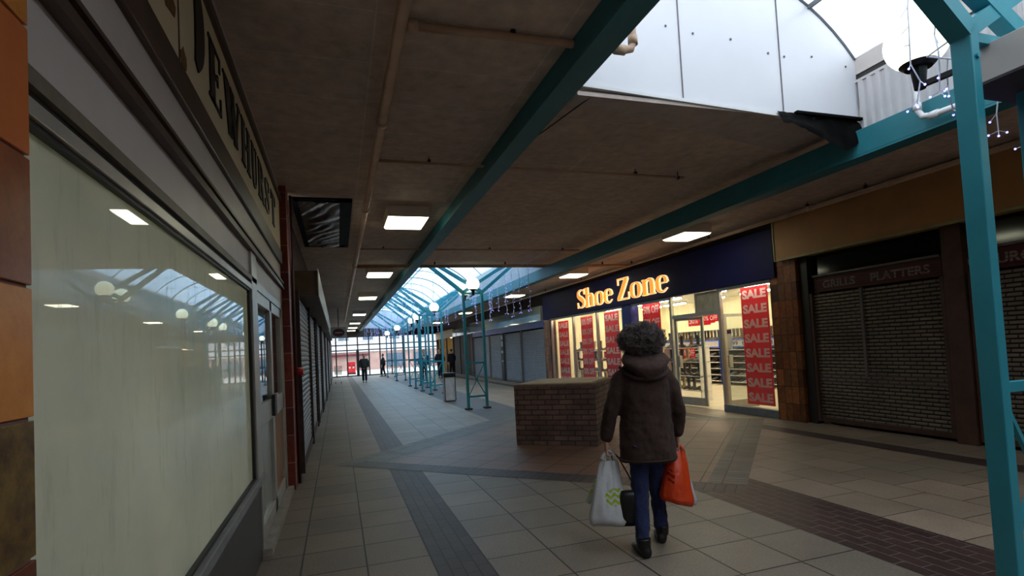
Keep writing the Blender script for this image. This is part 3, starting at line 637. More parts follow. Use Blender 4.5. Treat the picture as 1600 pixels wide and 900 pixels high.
g = MB(); g.bar((.07, 24, 2.8), (.07, 24, 3.6), .03, .03, up=(0, 1, 0)); g.build('hanger', DARK, t)
# plastic sheet taped on the ceiling
t = thing('plastic_sheet', 'crinkled clear plastic sheet taped in black on the ceiling above the left wall', 'sheet', (-.13, 8.9, 3.58))
g = MB(); g.box(-.47, .25, 7.3, 7.42, 3.575, 3.598); g.box(-.47, .2, 10.3, 10.5, 3.575, 3.598); g.box(.08, .26, 7.3, 10.5, 3.575, 3.598); g.box(-.5, -.4, 7.3, 10.5, 3.575, 3.598); g.build('black_tape', plain('tape', srgb(14, 15, 22), .7, spec=.2), t)
g = MB(); nx, ny = 26, 60; vs = []
for j in range(ny + 1):
    for i in range(nx + 1):
        x = -.42 + .52 * i / nx; y = 7.38 + 3.0 * j / ny
        vs.append((x, y, 3.572 - .045 * abs(noise.noise((x * 5 + y * 2.2, y * 1.4, 1))) - .012 * abs(noise.noise((x * 22, y * 9, 4)))))
g.add(vs, [(j * (nx + 1) + i, j * (nx + 1) + i + 1, (j + 1) * (nx + 1) + i + 1, (j + 1) * (nx + 1) + i) for j in range(ny) for i in range(nx)])
g.build('polythene', plain('polythene', srgb(84, 76, 76), .28, .3, 3, spec=.6), t, smooth=True)
# black sheet at the corner of the end wall
g = MB(); P = [(3.99, 3.42), (4.2, 3.58), (4.96, 3.56), (4.9, 3.44), (4.72, 3.24), (4.6, 3.27), (4.35, 3.36), (4.1, 3.38)]
vs = []; nx = 24; ny = 8
for j in range(ny + 1):
    for i in range(nx + 1):
        a = i / nx; b = j / ny; x = 3.98 + .98 * a
        top = 3.6; bot = 3.46 - .2 * math.sin(min(1, a / .8) * PI / 2) ** 2 * (1 if a < .8 else 1 - (a - .8) * 3)
        vs.append((x, 3.9 - .07 * b + .04 * noise.noise((x * 6, b * 2, 3)), top + (bot - top) * b + .012 * noise.noise((x * 20, b * 5, 0))))
g.add(vs, [(j * (nx + 1) + i, j * (nx + 1) + i + 1, (j + 1) * (nx + 1) + i + 1, (j + 1) * (nx + 1) + i) for j in range(ny) for i in range(nx)])
g.box(4.18, 5.0, 3.86, 3.9, 3.58, 3.605)
tag(g.build('black_sheet', plain('bin_bag', srgb(9, 8, 8), .8, .4, 20, spec=.05)), 'crumpled black plastic sheet hanging where the white arched wall meets the right teal beam', 'sheet')

# ================================================================= TEAL TOWERS
XP, XQ, PW = 3.115, 3.61, .062
def tower_parts(t, y, cables=False):
    def post(x):
        g = MB(); g.box(x, x + PW, y - .05, y + .05, .04, 3.06); p = g.build('post', TEAL, t, bevel=.006)
        g = MB(); g.box(x - .05, x + PW + .05, y - .1, y + .1, 0, .045); g.build('foot_plate', plain('foot_grey', srgb(70, 66, 64), .7), p)
    post(XP); post(XQ)
    a, b = XP + PW / 2, XQ + PW / 2
    for z in (1.19, .33, 3.0):
        g = MB(); g.bar((XP + PW, y, z), (XQ, y, z), .05, .05, up=(0, 1, 0)); g.build('cross_rail', TEAL, t)
    for s in (1, -1):
        g = MB(); g.bar((XP + PW if s > 0 else XQ, y, .36), (XQ if s > 0 else XP + PW, y, 1.16), .022, .022, up=(0, 1, 0)); g.build('brace_rod', TEAL, t)
    g = MB(); g.box((a + b) / 2 - .03, (a + b) / 2 + .03, y - .015, y + .015, .73, .79); g.build('brace_clamp', TEAL, t)
    for wi_, (p, q) in enumerate((((a, 3.02), (1.82, 4.12)), ((b, 3.02), (5.0, 4.12)), ((b, 3.03), (1.82, 4.16)), ((a, 3.03), (5.0, 4.16)))):
        dz = (q[1] - p[1]); 
        g = MB(); g.bar((p[0], y, p[1]), (q[0], y, q[1]), (.10, .094, .08, .07)[wi_], .085, up=(0, 0, 1)); g.build('roof_arm', TEAL, t)
    for x in (a, b):
        g = MB(); g.tube([(x, y - .05, 2.88), (x, y - .062, 2.88)], .014, 8); g.build('bolt', TEAL, t)
TY = (1.85, 13.6, 19.5, 21.5, 23.4, 25.4, 31.3, 37.2)
tl = ['nearest teal steel tower at the right edge of the photo', 'teal steel tower standing alone left of the brick planter, with a pair of globe lamps', 'teal tower next behind the white bin', 'fourth teal tower back, in the tight middle cluster',
      'fifth teal tower back, in the tight middle cluster', 'sixth teal tower back, at the rear of the middle cluster', 'seventh teal tower back, near the far end', 'farthest teal tower by the glazed end wall']
for y, l in zip(TY, tl):
    t = thing('steel_tower', l, 'tower', (3.35, y, 0), 'teal steel towers down the middle of the mall'); tower_parts(t, y)
# the top tie over the arms at each tower
# grey box between the nearest posts
t = thing('metal_box', 'grey metal box fixed between the posts of the nearest teal tower', 'box', (3.6, 1.4, 2.79))
B(3.3, 3.95, .7, 1.98, 2.79, 2.985).build('casing', GREYPANEL, t, bevel=.004)
B(3.29, 3.96, .69, 1.99, 2.775, 2.79).build('underside_tray', plain('tray_dark', srgb(60, 54, 58), .6), t)

# globe lamps
def globe(x, y, z, label, r=.17, arm=None):
    t = thing('globe_lamp', label, 'lamp', (x, y, z - r), 'white globe lamps on the teal towers')
    g = MB(); g.ell((x, y, z), (r, r, r * .98), 32, 20); g.build('globe', GLOBE, t, smooth=True)
    g = MB(); g.tube([(x, y, z - r * .96), (x, y, z - r * .80)], [r * .42, r * .58], 24); g.tube([(x, y, z - r - .12), (x, y, z - r * .9)], [.03, .045], 14); g.build('black_holder', BLACKP, t, smooth=False)
    g = MB(); yy = arm if arm is not None else y; g.bar((x, y, z - r - .1), (x, yy, z - r - .12), .03, .03); g.build('bracket', BLACKP, t)
globe(3.40, 2.25, 3.24, 'largest globe lamp, beside the nearest teal tower under the rooflight', arm=1.85)
globe(3.33, 13.25, 3.2, 'front one of the pair of globe lamps on the tower left of the planter', arm=13.6)
globe(3.28, 14.0, 3.13, 'rear one of the pair of globe lamps on the tower left of the planter', arm=13.6)
globe(3.35, 19.2, 3.13, 'globe lamp on the teal tower behind the white bin', arm=19.5)
globe(3.3, 23.2, 3.1, 'globe lamp in the middle cluster of towers', r=.19, arm=23.4)
globe(3.3, 25.1, 3.04, 'lower globe lamp at the rear of the middle cluster', arm=25.4)
globe(3.25, 31.0, 3.0, 'small far globe lamp on the seventh tower', arm=31.3)
globe(3.2, 36.9, 2.95, 'farthest tiny globe lamp near the glazed end', arm=37.2)

# ---------------------------------------------------------------- icicle lights
WIRE = plain('white_wire', srgb(226, 226, 240), .5)
def strand_geo(x, y, z0, L, seed, n=9, r=.0025, lr=.009, twig=.06):
    rnd = random.Random(seed); pts = []; leds = []; tw = []
    for i in range(n + 1):
        a = i / n; pts.append(Vector((x + rnd.uniform(-.02, .02) * (i > 0), y + rnd.uniform(-.02, .02) * (i > 0), z0 + .003 - L * a)))
    for i in range(1, n + 1):
        p = pts[i]; k = 1 if i < n else 3
        for _ in range(k):
            q = p + Vector((rnd.uniform(-twig, twig), rnd.uniform(-twig, twig), -rnd.uniform(.01, twig)))
            tw.append((p, q)); leds.append(q)
    return pts, tw, leds
def strand(x, y, z0, L, seed, label, group, near=False):
    n = max(4, int(L / .11)); pts, tw, leds = strand_geo(x, y, z0, L, seed, n, twig=.05)
    if near:
        t = thing('icicle_light_string', label, 'string lights', (x, y, z0), group)
        g = MB(); g.tube(pts, .004, 6)
        for a, b in tw: g.tube([a, b], .0025, 5)
        g.build('wire', WIRE, t)
        for q in leds:
            g = MB(); g.ell(q, (.0065, .0065, .0065), 8, 6); g.build('bulb', BLUELED, t)
    else:
        g = MB(); g.tube(pts, .0055, 4)
        for a, b in tw: g.bar(a, b, .006, .006)
        for q in leds: g.ell(q, (.0065, .0065, .0065), 5, 4, 1)
        tag(g.build('icicle_light_string', [WIRE, BLUELED], loc=(x, y, z0)), label, 'string lights', group)
g = MB(); g.tube([(3.18, 1.9, 3.05), (3.25, 2.1, 3.05), (4.2, 2.1, 3.1), (4.9, 2.1, 3.2), (5.03, 2.1, 3.5)], .005, 5); tag(g.build('support_wire', WIRE), 'white wire carrying the short icicle strings right of the nearest tower', 'wire')
# near strings round the nearest globe and tower
NG = 'blue icicle lights round the nearest globe lamp'
for i, (x, y, z0, L) in enumerate(((3.2, 2.14, 4.95, 2.15), (3.3, 2.08, 4.95, 2.1), (3.42, 2.1, 3.06, .3), (3.60, 2.1, 3.07, .38), (3.82, 2.1, 3.08, .42), (4.05, 2.1, 3.095, .5), (3.33, 1.7, 2.75, .0))):
    if L > 0: strand(x, y, z0, L, i + 3, ['left string of blue icicle lights hanging over the nearest globe lamp', 'right string of blue icicle lights hanging over the nearest globe lamp', 'short icicle light string between the globe and the nearest tower post',
           'icicle light string right beside the nearest tower post', 'short drooping icicle string right of the nearest tower post', 'icicle light tip at the right edge of the photo', ''][i], NG, True)
k = 0
FG = 'icicle light strings hanging under the far rooflight'
for x, y, L in ((4.3, 13.6, 1.05), (4.3, 13.0, 1.15), (4.3, 12.45, 1.1), (4.3, 11.75, 1.1), (4.3, 14.3, .9), (4.3, 15.2, 1.1), (4.3, 16.0, .9), (4.3, 16.9, 1.1)):
    strand(x, y, 3.5, L, 40 + k, ['icicle light string hanging right of the planter side tower'] [0], 'icicle lights hung right of the lone tower', False); k += 1
rnd = random.Random(5)
for yy in (14.6, 16.6, 18.6, 20.6, 22.6, 24.6, 26.8, 29, 31.5, 34, 36.5, 39, 41):
    x = 1.95
    while x < 4.9:
        if not (3.0 < x < 3.75 and yy < 20): strand(x + rnd.uniform(-.08, .08), yy, 3.625, rnd.uniform(.45, 1.05), 100 + k, 'white wired icicle light string with blue points under the far rooflight', FG, False)
        k += 1; x += .42 if yy > 22 else .55
for yy in (12.9, 14.6, 16.6, 18.6, 20.6, 22.6, 24.6, 26.8, 29, 31.5, 34, 36.5, 39, 41):
    g = MB(); g.tube([(1.7, yy, 3.66), (2.6, yy, 3.62), (4, yy, 3.62), (5, yy, 3.66)], .005, 5)
    tag(g.build('support_wire', WIRE), 'thin support wire for icicle lights across the far rooflight', 'wire', 'wires carrying the icicle lights')
g = MB(); g.tube([(4.3, 10.4, 3.53), (4.3, 12, 3.51), (4.3, 14, 3.5), (4.3, 19, 3.52)], .005, 5); tag(g.build('support_wire', WIRE), 'long wire carrying the icicle lights beside the right teal beam', 'wire')

# ================================================================= PLANTER, BIN
bk = brickmat('planter_brick', (0, 2), srgb(98, 72, 66), srgb(124, 92, 84), srgb(44, 36, 34), .225, .078, .009, 0.5, rough=.8, bmp=.8, grime=.4, gs=3)
def planter_mat():
    m, nt, bs = newmat('planter_brickwork')
    tc = nt.nodes.new('ShaderNodeTexCoord'); sp = nt.nodes.new('ShaderNodeSeparateXYZ'); nt.links.new(tc.outputs['Object'], sp.inputs[0])
    ad = nt.nodes.new('ShaderNodeMath'); ad.operation = 'ADD'; nt.links.new(sp.outputs[0], ad.inputs[0]); nt.links.new(sp.outputs[1], ad.inputs[1])
    cb = nt.nodes.new('ShaderNodeCombineXYZ'); nt.links.new(ad.outputs[0], cb.inputs[0]); nt.links.new(sp.outputs[2], cb.inputs[1])
    b = nt.nodes.new('ShaderNodeTexBrick'); nt.links.new(cb.outputs[0], b.inputs['Vector']); b.inputs['Scale'].default_value = 1
    b.inputs['Brick Width'].default_value = .225; b.inputs['Row Height'].default_value = .078; b.inputs['Mortar Size'].default_value = .009
    b.inputs['Color1'].default_value = srgb(98, 74, 66); b.inputs['Color2'].default_value = srgb(124, 96, 86); b.inputs['Mortar'].default_value = srgb(64, 54, 50)
    n = noise_tex(nt, tc.outputs['Object'], 5, 6)
    col = mixc(nt, 1, b.outputs['Color'], ramp(nt, n, [(.3, (.6, .6, .6, 1)), (.7, (1.1, 1.1, 1.1, 1))]), 'MULTIPLY')
    nt.links.new(col, bs.inputs['Base Color']); bs.inputs['Roughness'].default_value = .85
    iv = nt.nodes.new('ShaderNodeMath'); iv.operation = 'SUBTRACT'; iv.inputs[0].default_value = 1; nt.links.new(b.outputs['Fac'], iv.inputs[1]); bump(nt, bs, iv.outputs[0], .8, .008)
    return m
t = thing('brick_planter', 'large square brick planter box standing in the diamond paving before the shoe shop', 'planter', (3.52, 8.18, 0))
S = .645
def pbox(mb, s0, z0, z1): mb.box(-s0, s0, -s0, s0, z0, z1)
PM = planter_mat(); ang = math.atan2(-.84 + .0, 1.02)  # front edge direction (L->C)
for nm, s0, z0, z1, mt, bv in (('brick_body', S, 0, .90, PM, .004), ('coping', S + .005, .90, .935, plain('coping_brick', srgb(120, 96, 84), .8, .3, 9), .004)):
    g = MB(); pbox(g, s0, z0, z1)
    o = g.build(nm, mt, None, bevel=bv); o.parent = t
g = MB(); pbox(g, S - .06, .92, .95); o = g.build('timber_cover', plain('cover_board', srgb(190, 172, 140), .6, .15, 3)); o.parent = t
t.rotation_euler = (0, 0, ang)
t = thing('litter_bin', 'white square litter bin with a black top between the first two far towers', 'bin', (3.2, 16.35, 0))
B(3.04, 3.37, 16.2, 16.52, .03, .74).build('body', plain('bin_white', srgb(196, 196, 200), .45), t, bevel=.012)
B(3.025, 3.385, 16.18, 16.54, .74, .87).build('lid', BLACKP, t, bevel=.012)
for x in (3.035, 3.355): B(x, x + .02, 16.185, 16.2, .03, .74).build('edge_trim', DARK, t)
B(3.06, 3.35, 16.22, 16.5, 0, .03).build('base', DARK, t)

# ================================================================= SHOE SHOP
XF = 7.52
t = thing('shop_sign', 'long navy blue shoe shop fascia with glowing orange serif letters', 'sign', (XF, 13.2, 2.5))
B(XF - .1, XF + .1, 7.6, 18.95, 2.52, 3.40).build('fascia_panel', NAVY, t, bevel=.005)
lo = emit('orange_letter', (1.0, .30, .03, 1), 1.1); le = emit('letter_edge', (1.0, .80, .45, 1), 1.0)
for word, ya, yb in (('Shoe', 15.78, 13.42), ('Zone', 13.2, 10.75)):
    tot = sum(GLY[ch][0] for ch in word); y = ya
    for ch in word:
        w_ = (ya - yb) * GLY[ch][0] / tot
        zz = 2.66
        g = MB(); serif_word(g, ch, (XF - .105, y, zz), (0, -1, 0), (0, 0, 1), (-1, 0, 0), .60, .04, width=w_)
        for vv in range(len(g.v)): pass
        L_ = g.build('letter', le, t)
        g = MB(); sc = w_ / GLY[ch][0]
        for kind, pts in GLY[ch][1]:
            p2 = [(a, b, max(w * .55, w - .045)) for a, b, w in pts]
            stroke(g, p2, Vector((XF - .147, y, zz)), Vector((0, -1, 0)) * sc, Vector((0, 0, 1)) * .60, Vector((-1, 0, 0)), .006, 0, sub=1 if kind == 'l' else 4)
        g.build('letter_face', lo, L_)
        y -= w_
# frames of the shop front
def mull(y0, y1, z0, z1, m=ALU, name='mullion', par=None): return B(XF - .03, XF + .05, y0, y1, z0, z1).build(name, m, par, bevel=.003)
def shopwin(y0, y1, label, sill=.14, panes=()):
    t = thing('shop_window', label, 'window', (XF, (y0 + y1) / 2, 0))
    B(XF + .005, XF + .013, y0, y1, sill, 2.5).build('glass_pane', GLASS, t)
    B(XF - .04, XF + .08, y0, y1, 0.004, sill).build('base_rail', plain('grey_base', srgb(110, 116, 122), .5), t, bevel=.004)
    B(XF - .03, XF + .05, y0, y1, 2.46, 2.52).build('head_rail', ALU, t)
    for a in panes: mull(a - .035, a + .035, sill, 2.48, par=t)
    return t
shopwin(7.78, 9.23, 'right hand display window of the shoe shop with the big SALE banner', panes=(9.2,))
shopwin(10.86, 12.66, 'shoe shop window left of the open door', panes=(10.9,))
shopwin(13.12, 18.4, 'wide left display window of the shoe shop in three panes behind the planter', panes=(13.15, 14.72, 16.46, 18.37))
tag(B(XF - .05, XF + .2, 12.67, 13.12, 0, 2.52).build('blue_pillar', BLUE, bevel=.005), 'dark blue pillar in the middle of the shoe shop front', 'pillar')
tag(B(XF - .06, XF + .18, 18.42, 18.95, 0, 2.5).build('tiled_pillar', tileB, bevel=.004), 'brown tiled pillar at the left end of the shoe shop', 'pillar')
tag(B(XF - .06, XF + .2, 7.18, 7.77, 0, 2.8).build('tiled_pillar', tileB, bevel=.004), 'orange brown tiled pillar at the right end of the shoe shop', 'pillar')
t = thing('shop_door', 'open aluminium framed glass door of the shoe shop', 'door', (XF, 10.0, 0))
g = MB(); g.box(XF - .02, XF + .05, 9.26, 10.84, 2.0, 2.08); g.build('head_frame', ALU, t)
B(XF - .01, XF + .06, 9.26, 9.95, 2.08, 2.5).build('head_panel', plain('cream_panel', srgb(196, 192, 176), .5), t)
B(XF, XF + .01, 9.98, 10.84, 2.08, 2.5).build('fanlight', GLASS, t)
B(XF - .02, XF + .05, 9.94, 9.99, 2.08, 2.5).build('fanlight_post', ALU, t)
def leaf(hx, hy, dx, dy, w, handle):
    U = Vector((dx, dy, 0)).normalized(); N = Vector((-U.y, U.x, 0)); O = Vector((hx, hy, 0))
    def bx(mb, u0, u1, z0, z1, th=.04):
        P = [(u0, z0), (u1, z0), (u1, z1), (u0, z1)]; mb.prism(P, O - N * th / 2, U, (0, 0, 1), N, th)
    f = MB(); bx(f, 0, .07, .02, 2.0); bx(f, w - .07, w, .02, 2.0); bx(f, 0, w, 1.94, 2.0); bx(f, 0, w, .02, .12); bx(f, 0, w, .12, .2, .03)
    d = f.build('door_leaf', ALU, t, bevel=.003)
    f = MB(); bx(f, .07, w - .07, .2, 1.94, .008); f.build('glass', GLASS, d)
    f = MB(); bx(f, handle, handle + .1, .88, 1.14, .09); f.build('handle_plate', ALU, d, bevel=.004)
leaf(XF, 10.80, .16, -.95, .86, .04)
leaf(7.66, 9.3, .95, .05, .8, .05)
# interior room
cw = plain('shop_wall', srgb(236, 226, 190), .7, .05, 1)
m = MB(); m.box(12.6, 12.7, 7.0, 19.1, 0, 3); m.box(7.7, 12.7, 6.95, 7.05, 0, 3); m.box(7.7, 12.7, 19.0, 19.1, 0, 3); struct('wall_shop', m, cw)
m = MB(); m.box(7.58, 12.7, 7.0, 19.1, 2.85, 2.95); struct('ceiling_shop', m, plain('shop_ceiling', srgb(240, 236, 220), .7, .03))
m = MB(); m.box(7.5, 12.65, 7.1, 19.0, 0, .004); struct('floor_shop', m, plain('shop_floor', srgb(190, 176, 150), .4, .1, 2))
k = 0
for x in (8.3, 10.0, 11.6):
    for y in (8.6, 10.6, 12.6, 14.6, 16.6, 18.1):
        t = thing('tube_light', 'bright fluorescent ceiling light inside the shoe shop', 'lamp', (x, y, 2.85), 'fluorescent lights in the shoe shop')
        B(x - .1, x + .1, y - .6, y + .6, 2.79, 2.85).build('batten', WHITE, t)
        B(x - .07, x + .07, y - .58, y + .58, 2.75, 2.79).build('tube', TUBE, t)
# banners
def banner(y_left, y_right, z0, z1, word, n, label, x=XF + .28, tw=.88, fade=False):
    y_left *= 1.026; y_right *= 1.026; z1 = 1.52 + (z1 - 1.52) * 1.026
    t = thing('sale_banner', label, 'banner', (x, (y_left + y_right) / 2, z0))
    B(x, x + .006, y_right, y_left, z0, z1).build('sheet', REDP, t)
    W_ = y_left - y_right; st = (z1 - z0) / n; g = MB()
    for i in range(n):
        put_text(g, word, (x - .002, y_left - W_ * (1 - tw) / 2, z1 - st * (i + .82)), (0, -1, 0), (0, 0, 1), W_ * tw, st * .62, .05 if word == 'SALE' else .035)
    g.build('lettering', WHITEL, t)
    return t
banner(8.68, 7.98, .16, 2.46, 'SALE', 8, 'large red SALE banner in the right hand shoe shop window')
banner(17.95, 17.05, .15, 2.38, 'SALE', 7, 'leftmost red SALE banner in the wide shoe shop window')
banner(16.05, 15.2, .15, 2.40, '50% OFF', 7, 'red 50% OFF banner between the two SALE banners of the wide window')
banner(14.42, 13.55, .15, 2.42, 'SALE', 7, 'red SALE banner next to the blue pillar')
banner(12.28, 11.48, .15, 2.48, '50% OFF', 7, 'red 50% OFF banner behind the woman, left of the door')
def hang_sign(x, yl, yr, z0, z1, words, label):
    t = thing('promotion_sign', label, 'sign', (x, (yl + yr) / 2, z0))
    B(x, x + .006, yr, yl, z0, z1).build('card', REDP, t); g = MB(); n = len(words); st = (z1 - z0) / n
    for i, w_ in enumerate(words): put_text(g, w_, (x - .002, yl - .05 * (yl - yr), z1 - st * (i + .8)), (0, -1, 0), (0, 0, 1), (yl - yr) * .9, st * .55, .02)
    g.build('lettering', WHITEL, t)
    g = MB()
    for yy in (yl - .1 * (yl - yr), yr + .1 * (yl - yr)): g.bar((x, yy, z1), (x, yy, 2.85), .004, .004, up=(0, 1, 0))
    g.build('cords', WIRE, t)
hang_sign(8.0, 8.18, 7.72, 1.94, 2.36, ['50%', '50%'], 'small red 50% sign hanging beside the big SALE banner')
hang_sign(8.6, 11.25, 10.6, 1.9, 2.3, ['50% OFF', '50% OFF'], 'red 50% OFF sign hanging above the open shop door')
hang_sign(9.0, 12.3, 11.4, 1.85, 2.15, ['50% OFF'], 'second red 50% OFF sign hanging further inside the shop')
hang_sign(10.5, 13.9, 13.1, 1.95, 2.2, ['SALE'], 'red SALE card hanging deep inside above the shoe racks')
hang_sign(9.0, 12.75, 12.1, 1.0, 1.3, ['50% OFF'], 'red 50% OFF card on the rack left of the shop door')
hang_sign(8.3, 15.9, 15.5, 1.05, 1.25, ['SALE'], 'tiny red SALE ticket between banners in the wide window')
for y0_, y1_ in ((7.85, 9.15), (10.95, 12.6), (13.2, 14.65), (14.8, 16.4), (16.55, 18.3)):
    t = thing('window_tube_light', 'bright tube light along the top of the shoe shop window', 'lamp', (XF + .12, (y0_ + y1_) / 2, 2.5), 'tube lights along the shop window heads')
    B(XF + .11, XF + .15, y0_, y1_, 2.50, 2.53).build('tube', emit('window_tube', (1, .95, .8, 1), 14.0), t)
    B(XF + .10, XF + .16, y0_, y1_, 2.53, 2.56).build('batten', WHITE, t)
# ---- shoes
def shoe_geo(boot, h=.0):
    g = MB(); L = .27; rs = []
    # sole outline lofted along y (toe -L/2 .. heel L/2); toe points -X in world after rotation: build toe at -x
    prof = [(-.135, .018, .012), (-.12, .034, .035), (-.085, .043, .05), (-.04, .041, .065), (0, .036, .085), (.04, .034, .10), (.085, .033, .105), (.12, .028, .10), (.135, .016, .085)]
    for x, w_, hh in prof:
        if boot and x > -.01: hh = hh + .0
        rs.append([(x, w_ * math.sin(a) * (1 if math.cos(a) < .6 else .9), max(0, hh * (1 - math.cos(a)) / 2 if True else 0)) for a in [PI * 2 * i / 10 for i in range(10)]])
    g.rings(rs)
    if boot:
        ra = []
        for z, rx, ry, cx in ((.06, .055, .034, .075), (.12, .046, .033, .085), (.2, .046, .036, .085), (.28, .054, .043, .082), (.33, .056, .045, .08)):
            ra.append([(cx + rx * math.cos(a), ry * math.sin(a), z) for a in [2 * PI * i / 10 for i in range(10)]])
        g.rings(ra)
    g.box(-.13, .135, -.033, .033, -.001, .012, 1)
    return g
SHM = {}
for nm, cc in (('black', (26, 24, 26)), ('grey', (76, 74, 78)), ('tan', (170, 96, 46)), ('brown', (84, 58, 42)), ('beige', (176, 156, 116)), ('silver', (150, 150, 158))):
    SHM[nm] = plain('leather_' + nm, srgb(*cc), .4, .2, 8, world=False)
SOLE = plain('sole', srgb(50, 44, 40), .6)
PROTO = {}
def shoe(x, y, z, rot, colr, boot, label, group, sc=1.0):
    key = (colr, boot)
    nm = 'boot' if boot else 'shoe'
    if key not in PROTO:
        o = shoe_geo(boot).build(nm, [SHM[colr], SOLE], smooth=True); PROTO[key] = o
    else:
        o = PROTO[key].copy(); COL.objects.link(o)
    o.location = (x, y, z); o.rotation_euler = (0, 0, rot); o.scale = (sc,) * 3
    tag(o, label, nm, group); return o
def rack(x, y0, y1, zs, label, back=True, depth=.3, sx=-1, endm=None):
    t = thing('shoe_rack', label, 'rack', (x, (y0 + y1) / 2, 0))
    for z in zs: B(x - depth / 2, x + depth / 2, y0, y1, z - .02, z).build('shelf', SHELFW, t)
    for yy in (y0, y1 - .03): B(x - depth / 2, x + depth / 2, yy, yy + .03, 0.004, zs[-1] + .02).build('side_panel', endm or SHELFW, t)
    if back: B(x + depth / 2 - .01, x + depth / 2, y0 + .03, y1 - .03, 0.01, zs[-1]).build('back_panel', plain('rack_back', srgb(60, 58, 64), .7), t)
    return t
zs = [.12, .32, .52, .72, .92, 1.12]
r_ = random.Random(11)
cnt = 0
racks = [(11.8, 11.3, 14.3), (11.8, 14.4, 17.4)]
for i, (x, y0, y1) in enumerate(racks):
    rack(x, y0, y1, zs, ['white shelved shoe rack at the back of the shop, seen through the door', 'white shelved shoe rack at the back of the shop, left part'][i], endm=BLUE)
    for z in zs:
        y = y0 + .1
        while y < y1 - .08:
            shoe(x - .03, y, z, 0, r_.choice(['black', 'black', 'grey', 'black', 'brown', 'silver']), False, 'dark shoe on a shelf of the rack at the back of the shoe shop', 'shoes on the back racks'); y += .2
            cnt += 1
    y = y0 + .1
    while y < y1:
        cc = r_.choice(['black', 'grey', 'black', 'brown']); lab = 'dark boot standing on top of the back shoe racks'; gr = 'boots along the top of the back racks'
        if abs(y - 14.3) < .25 and i == 0: cc = 'tan'; lab = 'tan ankle boot standing out among the dark boots on the back rack'; gr = 'tan boots on the back rack'
        shoe(x - .02, y, 1.44, 0, cc, True, lab, gr); y += .17
    # price rail
    t = thing('price_rail', 'blue edged white price rail above the ' + ('right' if i == 0 else 'left') + ' back shoe rack', 'sign', (x - .2, y0, 1.22))
    B(x - .17, x + .15, y0, y1, 1.18, 1.44).build('rail', plain('rail_body', srgb(60, 90, 190), .5), t)
    B(x - .176, x - .17, y0 + .03, y1 - .03, 1.225, 1.395).build('card', WHITEL, t)
    g = MB(); yy = y1 - .35
    while yy > y0 + .7:
        put_text(g, '9.99', (x - .18, yy, 1.245), (0, -1, 0), (0, 0, 1), .42, .13, .02); put_text(g, '12', (x - .18, yy - .62, 1.245), (0, -1, 0), (0, 0, 1), .2, .13, .02); yy -= 1.15
    g.build('lettering', plain('navy_ink', srgb(20, 26, 70), .5), t)
# right window displays
rack(9.6, 7.5, 9.3, zs, 'shoe rack behind the big SALE banner window', endm=BLUE)
for z in zs:
    y = 7.62
    while y < 9.2: shoe(9.57, y, z, 0, r_.choice(['black', 'grey', 'black', 'brown', 'silver']), False, 'shoe on the rack behind the right hand display window', 'shoes behind the right hand window'); y += .2
y = 7.6
while y < 9.2: shoe(9.57, y, 1.14, 0, r_.choice(['black', 'grey', 'black']), True, 'dark boot on top of the rack behind the right hand window', 'boots behind the right hand window'); y += .18
t = thing('boot_stand', 'tall slim display stand of boots beside the right hand tiled pillar', 'stand', (8.15, 7.75, 0))
g = MB(); g.tube([(8.15, 7.75, .0), (8.15, 7.75, 2.0)], .015, 8); g.build('pole', ALU, t)
bz = [.14, .42, .72, 1.0, 1.3, 1.6]
for i, z in enumerate(bz):
    B(8.02, 8.3, 7.65, 7.92, z - .015, z).build('platform', SHELFW, t)
    shoe(8.12, 7.86, z, PI / 2 + .3, ['black', 'black', 'beige', 'brown', 'black', 'beige'][i], True,
         ['black boot on the lowest platform of the boot stand', 'black boot on the second platform of the boot stand', 'beige boot on the third platform of the boot stand', 'brown boot on the fourth platform of the boot stand', 'black boot near the top of the boot stand', 'beige boot on the topmost platform of the boot stand'][i], 'boots on the display stand')
# left windows: display units behind the glass
for i, (y0, y1) in enumerate(((17.3, 18.3), (15.3, 17.2), (13.3, 15.2), (11.0, 12.5))):
    x = 8.45
    zz = [.25, .6, .95, 1.3]
    rack(x, y0, y1, zz, ['window display rack of boots at the far left of the shoe shop', 'window display rack behind the 50% OFF banner', 'window display rack behind the SALE banner by the blue pillar', 'window display rack just left of the shop door'][i], back=False)
    for z in zz:
        y = y0 + .12
        while y < y1 - .05:
            shoe(x, y, z, r_.uniform(-.3, .3) + (PI / 2 if r_.random() < .3 else 0), r_.choice(['black', 'grey', 'black', 'brown', 'beige', 'black']), r_.random() < .75 or z > 1.2, 'boot or shoe on the display racks behind the left shop windows', 'footwear in the left windows', .95); y += .22
# notice on the glass
t = thing('notice', 'white and purple notice sheet on the door glass of the shoe shop', 'notice', (7.7, 9.0, 1.3))
B(XF + .03, XF + .033, 8.95, 9.08, 1.28, 1.66).build('paper', WHITEL, t); B(XF + .028, XF + .03, 8.95, 9.08, 1.58, 1.66).build('purple_header', plain('purple', srgb(90, 50, 130), .5), t)

